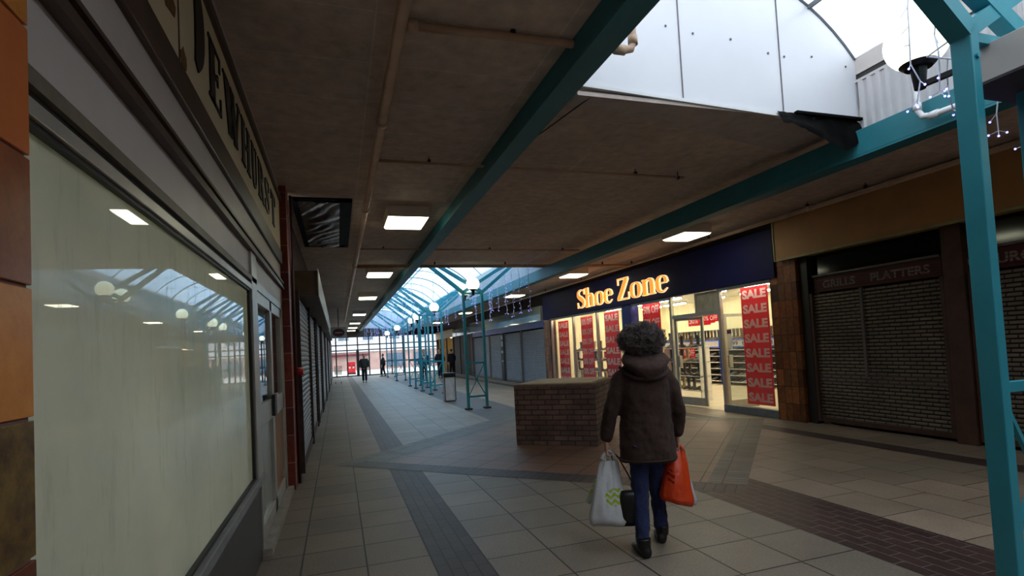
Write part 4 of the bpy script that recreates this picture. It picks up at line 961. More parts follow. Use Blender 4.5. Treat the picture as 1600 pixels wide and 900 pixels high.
# ================================================================= RIGHT NEAR SHUTTERS
beige = plain('beige_fascia', srgb(170, 122, 72), .6, .18, 1.5)
t = thing('blank_fascia', 'blank tan fascia panel above the closed grill shop on the right', 'fascia', (7.4, 3, 2.8))
B(7.36, 7.61, -4, 7.5, 2.80, 3.5).build('panel', beige, t, bevel=.005)
g = MB(); g.box(7.345, 7.365, -4, 7.51, 2.785, 2.815); g.box(7.345, 7.365, 7.49, 7.515, 2.785, 3.5); g.build('edge_trim', plain('green_trim', srgb(150, 150, 100), .5), t)
def brick_shutter_mat():
    m, nt, bs = newmat('brick_bond_shutter')
    g = nt.nodes.new('ShaderNodeNewGeometry'); sp = nt.nodes.new('ShaderNodeSeparateXYZ'); cb = nt.nodes.new('ShaderNodeCombineXYZ')
    nt.links.new(g.outputs['Position'], sp.inputs[0]); nt.links.new(sp.outputs[1], cb.inputs[0]); nt.links.new(sp.outputs[2], cb.inputs[1])
    b = nt.nodes.new('ShaderNodeTexBrick'); nt.links.new(cb.outputs[0], b.inputs['Vector']); b.inputs['Scale'].default_value = 1
    b.inputs['Brick Width'].default_value = .17; b.inputs['Row Height'].default_value = .055; b.inputs['Mortar Size'].default_value = .009; b.inputs['Mortar Smooth'].default_value = 0
    b.inputs['Color1'].default_value = srgb(122, 106, 92); b.inputs['Color2'].default_value = srgb(108, 94, 82); b.inputs['Mortar'].default_value = srgb(26, 20, 20)
    n = noise_tex(nt, g.outputs['Position'], 1.3, 5)
    nt.links.new(mixc(nt, 1, b.outputs['Color'], ramp(nt, n, [(.3, (.42, .37, .34, 1)), (.7, (1, 1, 1, 1))]), 'MULTIPLY'), bs.inputs['Base Color'])
    bs.inputs['Roughness'].default_value = .5; bump(nt, bs, b.outputs['Fac'], .5, .01)
    return m
BSM = brick_shutter_mat()
rust = plain('rust_post', srgb(74, 46, 34), .6, .4, 5)
DR = plain('maroon_sign', srgb(82, 22, 24), .6, .2, 3)
def grill_front(y0, y1, words, label, slab):
    t = shutter(7.58, -1, y0, y1, .05, 2.16, BSM, label, frame=rust, pitch=.055)
    B(7.57, 7.6, y0 + .05, y1 - .05, .68, .86).build('lock_rail', plain('shutter_band', srgb(66, 56, 52), .5), t)
    for k in (.56,): B(7.55, 7.6, y0 + (y1 - y0) * k, y0 + (y1 - y0) * k + .04, .8, 2.16).build('centre_rail', plain('grey_rail', srgb(96, 90, 88), .5), t)
    s = thing('grill_sign', slab, 'sign', (7.6, (y0 + y1) / 2, 2.17))
    B(7.6, 7.63, y0 + .05, y1 - .05, 2.17, 2.43).build('board', DR, s)
    for w_, a, b in words:
        g = MB(); put_text(g, w_, (7.596, a, 2.225), (0, -1, 0), (0, 0, 1), a - b, .13, .03)
        g.build('lettering', plain('dim_letters', srgb(150, 128, 122), .6), s)
    # grille bars in front of board
    gb = MB()
    for i in range(6): gb.bar((7.585, y0 + .05, 2.19 + i * .042), (7.585, y1 - .05, 2.19 + i * .042), .008, .008)
    gb.build('grille_bars', rust, s)
    B(7.56, 7.62, y0 + .05, y1 - .05, 2.43, 2.46).build('top_bar', plain('grey_rail', srgb(96, 90, 88), .5), s)
grill_front(4.9, 7.0, [('GRILLS', 6.78, 6.2), ('PLATTERS', 5.95, 5.1)], 'dark roller shutter of the closed grill shop, right of the tiled pillar', 'maroon sign strip reading GRILLS and PLATTERS behind a grille')
grill_front(1.9, 4.62, [('HAMBURGERS', 4.84, 3.66)], 'second dark roller shutter, behind the nearest teal tower', 'maroon sign strip with burger lettering behind the nearest teal tower')
tag(B(7.5, 7.66, 4.64, 4.88, 0, 2.8).build('shutter_post', rust, bevel=.005), 'rusty brown post between the two dark shutters on the right', 'post')
tag(B(7.52, 7.66, 7.0, 7.17, 0, 2.8).build('shutter_post', plain('black_post', srgb(30, 26, 26), .5), bevel=.005), 'black steel post beside the right hand tiled pillar', 'post')
m = MB(); m.box(7.64, 7.66, 1, 7.1, 2.46, 2.8); struct('window_1', m, plain('dark_glass', srgb(8, 8, 10), .08, .2))
shutter(7.58, -1, -3, 1.8, .05, 2.5, BSM, 'dark roller shutter on the right outside the frame', frame=rust, pitch=.055)

# ================================================================= RIGHT FAR UNITS
t = thing('blank_sign', 'blank pale glossy shop sign above the closed grey shutters', 'sign', (7.45, 24, 2.45))
B(7.4, 7.7, 19.15, 30.6, 2.5, 3.08).build('sign_box', plain('pale_gloss', srgb(150, 160, 156), .12, .08, 2, coat=1), t, bevel=.01)
B(7.5, 7.7, 19.15, 30.6, 2.26, 2.5).build('blue_band', plain('blue_band', srgb(62, 78, 156), .4), t)
gsh = plain('grey_shutter', srgb(128, 130, 138), .5, .15, 3)
for i, (a, b) in enumerate(((19.15, 21.9), (22.0, 24.4), (24.9, 27.0), (27.1, 30.5))):
    shutter(7.56, -1, a, b, .03, 2.26, gsh, ['grey roller shutter nearest the shoe shop', 'second grey roller shutter left of the shoe shop', 'third grey roller shutter left of the shoe shop', 'fourth grey roller shutter, farthest of the grey ones'][i], group='grey roller shutters left of the shoe shop', frame=plain('light_rail', srgb(120, 110, 108), .5))
t = thing('post', 'dark post with pale torn stickers between the grey shutters', 'post', (7.5, 24.65, 0))
B(7.48, 7.6, 24.42, 24.88, 0, 2.26).build('post_body', DARK, t)
for z, h_ in ((1.95, .2), (1.62, .26), (1.3, .12), (.9, .05)): B(7.47, 7.481, 24.5, 24.78, z, z + h_).build('sticker', plain('pale_sticker', srgb(180, 184, 186), .6), t)
tag(B(7.48, 7.7, 30.6, 31.0, 0, 3.1).build('wall_pier', plain('brown_pier', srgb(100, 76, 56), .7)), 'brown pier past the grey shutters', 'pillar')
t = thing('dark_doorway', 'dark double doorway beyond the grey shutters', 'door', (7.6, 33.5, 0))
B(7.6, 7.66, 31, 36.2, 0, 2.5).build('door_panel', plain('dark_door', srgb(22, 16, 14), .6, spec=.2), t)
for y in (32.6, 34.4): B(7.56, 7.6, y, y + .1, 0, 2.5).build('door_rail', rust, t)
B(7.5, 7.7, 31, 36.2, 2.5, 2.95).build('pale_fascia', plain('pale_gloss', srgb(150, 160, 156), .12), t)
t = thing('corner_shop', 'small lit cream shop front near the far end of the mall', 'shop front', (7.6, 39, 0))
B(7.7, 9.8, 36.6, 36.7, 0, 2.7).build('side_wall', cw, t); B(7.7, 9.8, 42.7, 42.8, 0, 2.7).build('side_wall', plain('far_shop_wall', srgb(190, 160, 110), .7), t); B(9.7, 9.8, 36.6, 42.8, 0, 2.7).build('rear_wall', plain('far_shop_wall', srgb(190, 160, 110), .7), t); B(7.7, 9.8, 36.6, 42.8, 2.65, 2.7).build('soffit', cw, t)
B(8.5, 8.7, 37.2, 42, 2.58, 2.64).build('tube', emit('far_tube', (1, .9, .65, 1), 5.0), t)
for z in (.5, 1.0, 1.5): B(8.6, 9.1, 37, 42.5, z, z + .04).build('shelf', SHELFW, t)
rg = random.Random(2)
for z in (.54, 1.04, 1.54):
    y = 37.2
    while y < 42.3:
        hgt = rg.uniform(.12, .34); nm, cc = rg.choice([('orange', (190, 90, 40)), ('green', (96, 120, 60)), ('dark', (44, 40, 44)), ('cream', (220, 200, 150)), ('teal', (60, 100, 110))])
        g = MB(); g.rings([[(8.8 + .1 * k * math.cos(2 * PI * i / 8), y + .1 * k * math.sin(2 * PI * i / 8), z + hgt * h_) for i in range(8)] for h_, k in ((0, .8), (.3, 1.05), (.75, .9), (1, .55))])
        tag(g.build('shop_goods', plain('goods_' + nm, srgb(*cc), .5)), nm + ' goods item on the shelves of the small lit shop near the far end', 'goods', nm + ' goods in the small lit shop'); y += .33
for y in (36.45, 38.9, 41.2, 42.7): B(7.55, 7.65, y, y + .12, 0, 2.6).build('frame_post', rust, t)
B(7.5, 7.62, 36.3, 42.9, 2.5, 3.05).build('fascia', plain('cream_fascia_far', srgb(200, 176, 130), .5), t)
m = MB(); m.box(7.6, 13, 42.8, 43, 2.7, 3.7); struct('wall_far_right', m, wallm)

# ================================================================= END GLAZING
EY = 43.0
t = thing('glazed_end_wall', 'dark framed glazed screen and doors closing the far end of the mall', 'glazing', (3.5, EY, 0))
gf = plain('glazing_frame', srgb(40, 38, 42), .5)
xs = [-.5, -.12, .68, 1.47, 2.3, 3.13, 4.0, 4.9, 5.8, 6.7, 7.6]
for x in xs: B(x - .045, x + .045, EY - .05, EY + .05, 0, 3.05).build('upright', gf, t)
for z in (.04, 2.4, 2.0, 3.02): B(-.5, 7.6, EY - .04, EY + .04, z - .04, z + .04).build('transom', gf, t)
B(3.13, 7.6, EY - .04, EY + .04, 1.0, 1.08).build('transom', gf, t)
B(1.35, 1.55, EY - .06, EY + .06, 0, 2.0).build('door_post', gf, t)
B(-.5, 7.6, EY - .005, EY + .005, .05, 3.0).build('glass', GLASS, t)
m = MB(); m.box(-1.3, 7.9, EY, EY + .2, 3.06, 3.75); m.box(-1.3, -.5, EY, EY + .2, 0, 3.1); struct('wall_far', m, wallm)
# outside
m = MB(); m.box(-60, 60, EY + .2, 110, -.12, -.02); struct('floor_street', m, plain('street_paving', srgb(190, 186, 182), .8, .15, .6))
brickf = brickmat('street_brick', (0, 2), srgb(186, 128, 118), srgb(200, 146, 134), srgb(220, 210, 205), .22, .075, .01, rough=.8, bmp=.2)
t = thing('street_building', 'pale brick building with red awning band across the street, seen through the glazed end', 'building', (3, 62, 0))
B(-25, 30, 62, 72, -.02, 2.0).build('ground_storey', brickf, t)
B(-25, 30, 61.8, 72, 2.0, 2.6).build('white_band', WHITE, t)
B(-25, 30, 62, 72, 2.6, 5.2).build('upper_storey', plain('pale_render', srgb(206, 200, 204), .8), t)
B(-6, 3.2, 61.3, 62, 1.55, 1.8).build('red_awning', plain('awning', srgb(96, 16, 34), .6), t)
for x in (-6, -3, 0, 2.6, 5.5, 8.5, 11.5):
    f = B(x, x + 1.3, 61.93, 62.05, 3.2, 4.5).build('window_frame', WHITE, t); B(x + .1, x + 1.2, 61.9, 61.94, 3.3, 4.4).build('window_glass', plain('window_dark', srgb(96, 110, 130), .2), f)
for x in (5.2, 8.2): B(x, x + 2, 61.9, 62.02, .2, 1.7).build('shop_pane', plain('window_dark', srgb(96, 110, 130), .2), t)
t = thing('pillar_box', 'red double post box standing in the street beyond the glazed end', 'post box', (1.1, 49, -.02))
rp = plain('post_red', srgb(206, 24, 36), .35)
B(.78, 1.42, 48.8, 49.2, .12, .98).build('body', rp, t, bevel=.03); B(.74, 1.46, 48.76, 49.24, .98, 1.06).build('cap', rp, t, bevel=.02); B(.76, 1.44, 48.78, 49.22, -.02, .12).build('plinth', BLACKP, t)
for x in (.86, 1.16): B(x, x + .18, 48.785, 48.8, .72, .78).build('slot', BLACKP, t); 
for x in (.88, 1.18): B(x, x + .14, 48.79, 48.8, .5, .66).build('notice_plate', WHITEL, t)
# trolley
t = thing('shopping_trolley', 'small wire shopping trolley by the left wall at the far end', 'trolley', (0, 33.2, 0))
g = MB(); 
for z in (.55, .65, .75, .9):
    k_ = (z - .55) * .15
    for a, b in (((-.2 - k_, 32.9), (.16 + k_, 32.9)), ((.16 + k_, 32.9), (.16 + k_, 33.5)), ((.16 + k_, 33.5), (-.2 - k_, 33.5)), ((-.2 - k_, 33.5), (-.2 - k_, 32.9))): g.bar((a[0], a[1], z), (b[0], b[1], z), .022, .022)
for i in range(7):
    for y in (32.9, 33.5): g.bar((-.2 + .06 * i, y, .55), (-.21 + .062 * i, y, .9), .02, .02, up=(0, 1, 0))
    g.bar((-.2 + .06 * i, 32.9, .55), (-.2 + .06 * i, 33.5, .55), .01, .01)
g.build('basket', plain('grey_wire', srgb(150, 170, 150), .4), t)
g = MB()
for x in (-.18, .14):
    g.bar((x, 32.9, .1), (x, 33.5, .55), .02, .02); g.bar((x, 32.9, .1), (x, 33.5, .1), .02, .02); g.bar((x, 33.5, .1), (x, 33.5, .55), .02, .02, up=(0, 1, 0))
g.build('frame', ALU, t)
for x in (-.18, .14):
    for y in (32.9, 33.5):
        g = MB(); g.tube([(x - .015, y, .055), (x + .015, y, .055)], .052, 12); g.build('wheel', BLACKP, t)
g = MB(); g.tube([(-.24, 33.62, .98), (.2, 33.62, .98)], .014, 8); g.bar((-.2, 33.5, .9), (-.2, 33.62, .98), .015, .015); g.bar((.16, 33.5, .9), (.16, 33.62, .98), .015, .015); g.build('handle', plain('trolley_handle', srgb(60, 60, 70), .4), t)

# ================================================================= PEOPLE
def skin_mesh(J, E, name='s', sub=2):
    """J: {name:(pos, radius)}, first is root"""
    keys = list(J); idx = {k: i for i, k in enumerate(keys)}
    me = bpy.data.meshes.new(name); me.from_pydata([tuple(J[k][0]) for k in keys], [(idx[a], idx[b]) for a, b in E], [])
    o = bpy.data.objects.new(name, me); COL.objects.link(o)
    m_ = o.modifiers.new('skin', 'SKIN'); m_.use_smooth_shade = True
    sv = me.skin_vertices[0].data
    for k in keys:
        r = J[k][1]; sv[idx[k]].radius = r if isinstance(r, tuple) else (r, r)
    sv[0].use_root = True
    if sub: s_ = o.modifiers.new('sub', 'SUBSURF'); s_.levels = sub; s_.render_levels = sub
    dg = bpy.context.evaluated_depsgraph_get(); dg.update()
    em = bpy.data.meshes.new_from_object(o.evaluated_get(dg))
    mb = MB(); mb.add([v.co[:] for v in em.vertices], [tuple(p.vertices) for p in em.polygons])
    bpy.data.objects.remove(o); bpy.data.meshes.remove(me); bpy.data.meshes.remove(em)
    return mb
def remesh_obj(mb, name, mat, parent, vox=.012, smooth=4, disp=0.0, dscale=.08):
    o = mb.build(name, mat, parent, smooth=True)
    r = o.modifiers.new('remesh', 'REMESH'); r.mode = 'VOXEL'; r.voxel_size = vox; r.use_smooth_shade = True
    if smooth: s_ = o.modifiers.new('smooth', 'SMOOTH'); s_.iterations = smooth; s_.factor = .5
    if disp:
        tx = bpy.data.textures.new(name + '_folds', 'CLOUDS'); tx.noise_scale = dscale; tx.noise_depth = 2
        d = o.modifiers.new('folds', 'DISPLACE'); d.texture = tx; d.strength = disp; d.mid_level = .5; d.texture_coords = 'LOCAL'
    return o
def fabric(name, c, var=.25, sc=60, rough=.9):
    if name in MC: return MC[name]
    m, nt, bs = newmat(name); v = coords(nt, world=False)
    n = noise_tex(nt, v, sc, 3); n2 = noise_tex(nt, v, 4, 3)
    col = mixc(nt, 1, ramp(nt, n, [(.3, mul(c, 1 - var)), (.7, mul(c, 1 + var))]), ramp(nt, n2, [(.3, (.8, .8, .8, 1)), (.7, (1.1, 1.1, 1.1, 1))]), 'MULTIPLY')
    nt.links.new(col, bs.inputs['Base Color']); bs.inputs['Roughness'].default_value = rough; bs.inputs['Sheen Weight'].default_value = .04
    bump(nt, bs, n, .2, .003); MC[name] = m; return m
SKIN = plain('skin', srgb(205, 158, 134), .55, .08, 8)

# ---- the woman (seen from behind), local frame: u right, w forward, z up
O_ = Vector((2.14, 3.52, 0)); U_ = Vector((.951, -.309, 0)); F_ = Vector((.309, .951, 0))
def wp(u, w, z): return O_ + U_ * u + F_ * w + Vector((0, 0, z))
def ellr(cu, cw, z, ru, rw, n=20, tilt=0.0): return [wp(cu + ru * math.cos(2 * PI * i / n), cw + rw * math.sin(2 * PI * i / n), z + tilt * math.sin(2 * PI * i / n)) for i in range(n)]
def ell_l(mb, c_, r, **k):
    M = Matrix((U_, F_, Vector((0, 0, 1)))).transposed(); mb.ell(wp(*c_), r, M=M, **k)
P_ = thing('person', 'woman with curly grey hair, brown hooded coat and jeans, carrying bags past the planter', 'person', tuple(O_))
def V(u, w, z): return wp(u, w, z)
body = MB()
def hand_chain(J, E, side, wr, palm_dir, pre):
    """hanging hand curled round bag handles; wr wrist (u,w,z)"""
    u, w, z = wr
    J[pre + 'wr'] = (V(u, w, z), .026); J[pre + 'pm'] = (V(u + .002 * side, w + .004, z - .045), (.036, .02)); J[pre + 'kn'] = (V(u + .004 * side, w + .006, z - .075), (.036, .017))
    E.append((pre + 'wr', pre + 'pm')); E.append((pre + 'pm', pre + 'kn'))
J = {'pel': (V(.0, .0, .84), (.13, .1)), 'bel': (V(.0, .0, 1.0), (.13, .1)), 'chest': (V(.0, .01, 1.2), (.14, .1)), 'neckb': (V(.01, .0, 1.35), .065), 'neck': (V(.01, .015, 1.41), .052),
     'head': (V(.01, .03, 1.5), .075), 'shl': (V(-.15, 0, 1.28), .055), 'ell': (V(-.24, .0, 1.03), .04), 'wrl': (V(-.285, .04, .80), .026),
     'shr': (V(.17, 0, 1.28), .055), 'elr': (V(.255, .0, 1.03), .04), 'wrr': (V(.245, .05, .82), .026)}
E = [('pel', 'bel'), ('bel', 'chest'), ('chest', 'neckb'), ('neckb', 'neck'), ('neck', 'head'), ('chest', 'shl'), ('shl', 'ell'), ('ell', 'wrl'), ('chest', 'shr'), ('shr', 'elr'), ('elr', 'wrr')]
body = skin_mesh(J, E)
# head shape and face
ell_l(body, (.01, .02, 1.53), (.072, .092, .105), nu=24, nv=16)
ell_l(body, (.01, .065, 1.46), (.05, .045, .055), nu=16, nv=10)
ell_l(body, (.01, .118, 1.505), (.014, .022, .024), nu=10, nv=8)
for s in (-1, 1): ell_l(body, (.01 + s * .075, .015, 1.505), (.01, .02, .03), nu=10, nv=8)
ell_l(body, (.01, .108, 1.462), (.024, .01, .009), nu=10, nv=6)
# hands: palm plus five bent fingers curled round the handles
def hand(mb, wr, side):
    u, w, z = wr
    M = Matrix((U_, F_, Vector((0, 0, 1)))).transposed()
    mb.ell(V(u, w, z - .045), (.019, .042, .052), 16, 10, M=M)
    mb.tube([V(u, w, z + .01), V(u, w, z - .03)], [.026, .024], 12)
    for i, (dw, L, r) in enumerate(((-.03, .85, .0075), (-.01, .97, .0085), (.012, 1.0, .0088), (.032, .92, .0084))):
        k = -side  # curl inward (palm faces the body)
        p = [V(u, w + dw, z - .075), V(u + .004 * side, w + dw, z - .075 - .035 * L), V(u + k * .018, w + dw, z - .075 - .05 * L), V(u + k * .036, w + dw, z - .075 - .038 * L), V(u + k * .038, w + dw * .9, z - .075 - .012 * L)]
        mb.tube(p, [r * 1.05, r, r * .97, r * .9, r * .7], 8)
    k = -side
    mb.tube([V(u, w + .03, z - .025), V(u + k * .016, w + .052, z - .05), V(u + k * .032, w + .045, z - .078), V(u + k * .04, w + .03, z - .092)], [.013, .0115, .0095, .008], 8)
hand(body, (-.29, .05, .80), -1)
hand(body, (.245, .06, .82), 1)
ob = remesh_obj(body, 'body', SKIN, P_, vox=.0045, smooth=2)
eye = MB()
for s in (-1, 1): ell_l(eye, (.01 + s * .03, .103, 1.525), (.012, .008, .008), nu=10, nv=6)
eye.build('eyes', plain('eye_white', srgb(230, 226, 220), .3), P_, smooth=True)
# coat
coatm = fabric('coat_brown', srgb(58, 38, 32), .3, 90)
coat = MB()
coat.rings([ellr(.005, -.01, z, ru, rw, 28) for z, ru, rw in ((.645, .205, .155), (.66, .208, .158), (.75, .203, .155), (.88, .195, .148), (1.0, .188, .14), (1.1, .19, .14), (1.2, .195, .135), (1.28, .19, .12), (1.34, .15, .10), (1.385, .10, .085), (1.42, .075, .075))])
JL = {'a': (V(-.12, 0, 1.30), .065), 'b': (V(-.165, -.01, 1.25), .075), 'c': (V(-.205, -.01, 1.13), .066), 'd': (V(-.245, -.01, 1.02), .062), 'e': (V(-.27, .02, .92), .054), 'f': (V(-.29, .05, .775), .05)}
ch = [('a', 'b'), ('b', 'c'), ('c', 'd'), ('d', 'e'), ('e', 'f')]
sl = skin_mesh(JL, ch); coat.add(sl.v, sl.f)
JR = {'a': (V(.13, 0, 1.30), .065), 'b': (V(.175, -.01, 1.25), .075), 'c': (V(.215, -.01, 1.13), .066), 'd': (V(.25, -.01, 1.02), .062), 'e': (V(.258, .02, .92), .054), 'f': (V(.246, .06, .79), .05)}
sl = skin_mesh(JR, ch); coat.add(sl.v, sl.f)
remesh_obj(coat, 'coat', coatm, P_, vox=.009, smooth=6, disp=.03, dscale=.11)
# seams of the coat back
hood = MB()
ns = 22; rows = []
for j in range(11):
    a = j / 10.0
    row = []
    for i in range(ns):
        th = 2 * PI * i / ns
        ru = .165 * math.sin(PI * (.14 + .80 * a)) ** .65 + .01; rz = .03 + .028 * math.sin(PI * a)
        zc = 1.41 - .17 * a; wc = -.06 - .095 * math.sin(PI * (.1 + .75 * a))
        row.append(V(.01 + ru * math.cos(th), wc + (.05 + .02 * a) * math.sin(th) + .10 * (abs(math.cos(th)) ** 2.5) * (1 - a * .8), zc + .0 * math.sin(th) + .055 * abs(math.cos(th)) ** 2))
    rows.append(row)
hood.rings(rows)
for i in range(15):   # collar roll
    th = PI * i / 14
    pass
hood.tube([V(.01 + .105 * math.cos(PI * i / 16), .045 - .115 * math.sin(PI * i / 16), 1.40 + .015 * math.sin(PI * i / 16)) for i in range(-2, 19)], .02, 10)
hood.tube([V(.01 + .172 * math.cos(PI * i / 16), .0 - .168 * math.sin(PI * i / 16) ** .8 if 0 < i < 16 else .0, 1.335 - .085 * math.sin(PI * i / 16)) for i in range(0, 17)], .015, 10)
remesh_obj(hood, 'hood', fabric('coat_hood', srgb(66, 45, 40), .3, 90), P_, vox=.008, smooth=5, disp=.014, dscale=.07)
hem = MB(); hem.tube([Vector(p) for p in ellr(.005, -.01, .665, .209, .160, 40)] + [Vector(ellr(.005, -.01, .665, .209, .160, 40)[0])], .006, 6); hem.build('hem_seam', coatm, P_, smooth=True)
# jeans
jm_ = fabric('jeans_blue', srgb(34, 44, 84), .35, 120)
JJ = {'pel': (V(0, 0, .80), (.135, .11)), 'hl': (V(-.06, -.01, .74), (.085, .085)), 'kl': (V(-.07, -.02, .43), (.066, .068)), 'al': (V(-.09, -.10, .12), (.052, .055)), 'bl': (V(-.092, -.11, .06), (.058, .062)),
      'hr': (V(.06, .01, .74), (.085, .085)), 'kr': (V(.085, .12, .44), (.064, .066)), 'ar': (V(.105, .13, .13), (.052, .055)), 'br': (V(.108, .13, .07), (.058, .062))}
jn = skin_mesh(JJ, [('pel', 'hl'), ('hl', 'kl'), ('kl', 'al'), ('al', 'bl'), ('pel', 'hr'), ('hr', 'kr'), ('kr', 'ar'), ('ar', 'br')])
remesh_obj(jn, 'jeans', jm_, P_, vox=.009, smooth=4, disp=.02, dscale=.06)
def shoe_on(u, w, yaw=0.0, tip=0.0):
    g = MB()
    rs = []
    for d, hw, hh in ((-.10, .028, .05), (-.085, .038, .085), (-.04, .042, .095), (.02, .042, .085), (.08, .045, .06), (.13, .042, .045), (.165, .03, .03), (.18, .015, .018)):
        rs.append([V(u + hw * math.cos(2 * PI * i / 14) + d * yaw, w + d, max(.002, hh / 2 + hh / 2 * math.sin(2 * PI * i / 14) + tip * max(0, .05 - d))) for i in range(14)])
    g.rings(rs)
    g.tube([V(u - .0, w - .045, .06), V(u, w - .045, .13)], [.048, .052], 14)
    return g
bm = plain('black_leather', srgb(16, 14, 14), .4, .2, 9)
remesh_obj(shoe_on(-.093, -.09, -.1), 'boot', bm, P_, vox=.007, smooth=3)
remesh_obj(shoe_on(.108, .17, .15, .0), 'boot', bm, P_, vox=.007, smooth=3)
# hair
hair = MB(); rr = random.Random(3)
ell_l(hair, (.01, -.005, 1.53), (.118, .118, .104), nu=24, nv=16)
ell_l(hair, (.01, -.03, 1.455), (.098, .082, .07), nu=20, nv=12)
HC = Vector((.008, -.012, 1.52))
def hdir(lim=-.9):
    while True:
        th = rr.uniform(0, 2 * PI); ph = math.acos(rr.uniform(lim, 1)); d = Vector((math.sin(ph) * math.cos(th), math.sin(ph) * math.sin(th), math.cos(ph)))
        if not (d.y > .5 and d.z < .45): return d
def hrad(d): return Vector((d.x * .155 * (1 if d.z > 0 else 1 + .35 * d.z), d.y * .145, d.z * (.125 if d.z > 0 else .15))) * (1 + .25 * noise.noise(d * 3.1))
for i in range(420):
    d = hdir(); c_ = HC + hrad(d) * .86; rz = rr.uniform(.008, .016)
    ell_l(hair, tuple(c_), (rz, rz, rz), nu=6, nv=5)
hm = fabric('grey_hair', srgb(74, 66, 66), .6, 70)
remesh_obj(hair, 'hair', hm, P_, vox=.005, smooth=1, disp=.012, dscale=.012)
cur = MB()
for i in range(3200):
    d = hdir(); c_ = HC + hrad(d) * rr.uniform(.80, 1.12)
    a = d.orthogonal().normalized(); b = d.cross(a); r0 = rr.uniform(.008, .024); k0 = rr.uniform(0, 6); ax = (a * rr.uniform(-1, 1) + b * rr.uniform(-1, 1) + d * .4) * .0035
    pts = [V(*(c_ + a * (r0 * math.cos(k0 + k * .9)) + b * (r0 * math.sin(k0 + k * .9)) * .7 + d * (r0 * .5 * math.sin(k * .9)) + ax * (k - 4))) for k in range(8)]
    cur.tube(pts, .0015, 3, caps=False)
cur.build('hair_curls', plain('hair_strand', srgb(100, 88, 86), .6, .6, 40), P_)

# bags
def carrier(name, label, hand_pt, top_w, bot, height, mat, cat='bag', seed=1, depth=.07, skew=0.0, handle=.13, squash=None):
    """bot: (u centre, w, half width, z bottom)"""
    hu, hw, hz = hand_pt; bu, bw, half, zb = bot
    t = thing(name, label, cat, tuple(V(bu, bw, zb)))
    g = MB(); rs = []; n = 40; nr = 26; zt = hz - handle
    for j in range(nr + 1):
        a = j / nr; z = zt + (zb - zt) * a
        cu_ = hu + (bu - hu) * (a ** .8); cw_ = hw + (bw - hw) * a
        half_ = top_w + (half - top_w) * min(1, a * 1.15) ** .75
        dd = .02 + (depth - .02) * math.sin(min(1, a * 1.3) * PI / 2)
        if a > .93: half_ *= 1 - (a - .93) * 1.2; dd *= 1 - (a - .93) * 6
        row = []
        for i in range(n):
            th = 2 * PI * i / n; cr = .016 * noise.noise((math.cos(th) * 3.2 + seed, math.sin(th) * 3.2, z * 5.5)) + .02 * (1 - a) * noise.noise((math.cos(th) * 8 + seed, math.sin(th) * 8, z * 2))
            row.append(V(cu_ + (half_ + cr) * math.cos(th), cw_ + (dd + cr) * math.sin(th), z + skew * math.cos(th) * a + .012 * noise.noise((th, seed, 2)) * (a > .8)))
        rs.append(row)
    g.rings(rs, caps=False); g.f.append(tuple(range(nr * n, (nr + 1) * n))); g.m.append(0)
    o = g.build('sack', mat, t, smooth=True)
    for s in (-1, 1):
        h = MB(); A = V(hu - top_w * .9, hw + s * .018, zt + .01); Bp = V(hu + top_w * .9, hw + s * .018, zt + .01)
        Tp = V(hu, hw + s * .006, hz)
        def ribbon(p0, p1, p2):
            L_ = []
            for k in range(9):
                q = k / 8; pp = (1 - q) ** 2 * p0 + 2 * q * (1 - q) * p1 + q * q * p2; L_.append(pp)
            return L_
        h.tube(ribbon(A, V(hu - top_w * .75, hw + s * .01, zt + handle * .6), Tp) + ribbon(Tp, V(hu + top_w * .75, hw + s * .01, zt + handle * .6), Bp)[1:], [.016] + [.011] * 7 + [.006] + [.011] * 7 + [.016], 8)
        h.build('handle', mat, t, smooth=True)
    return t
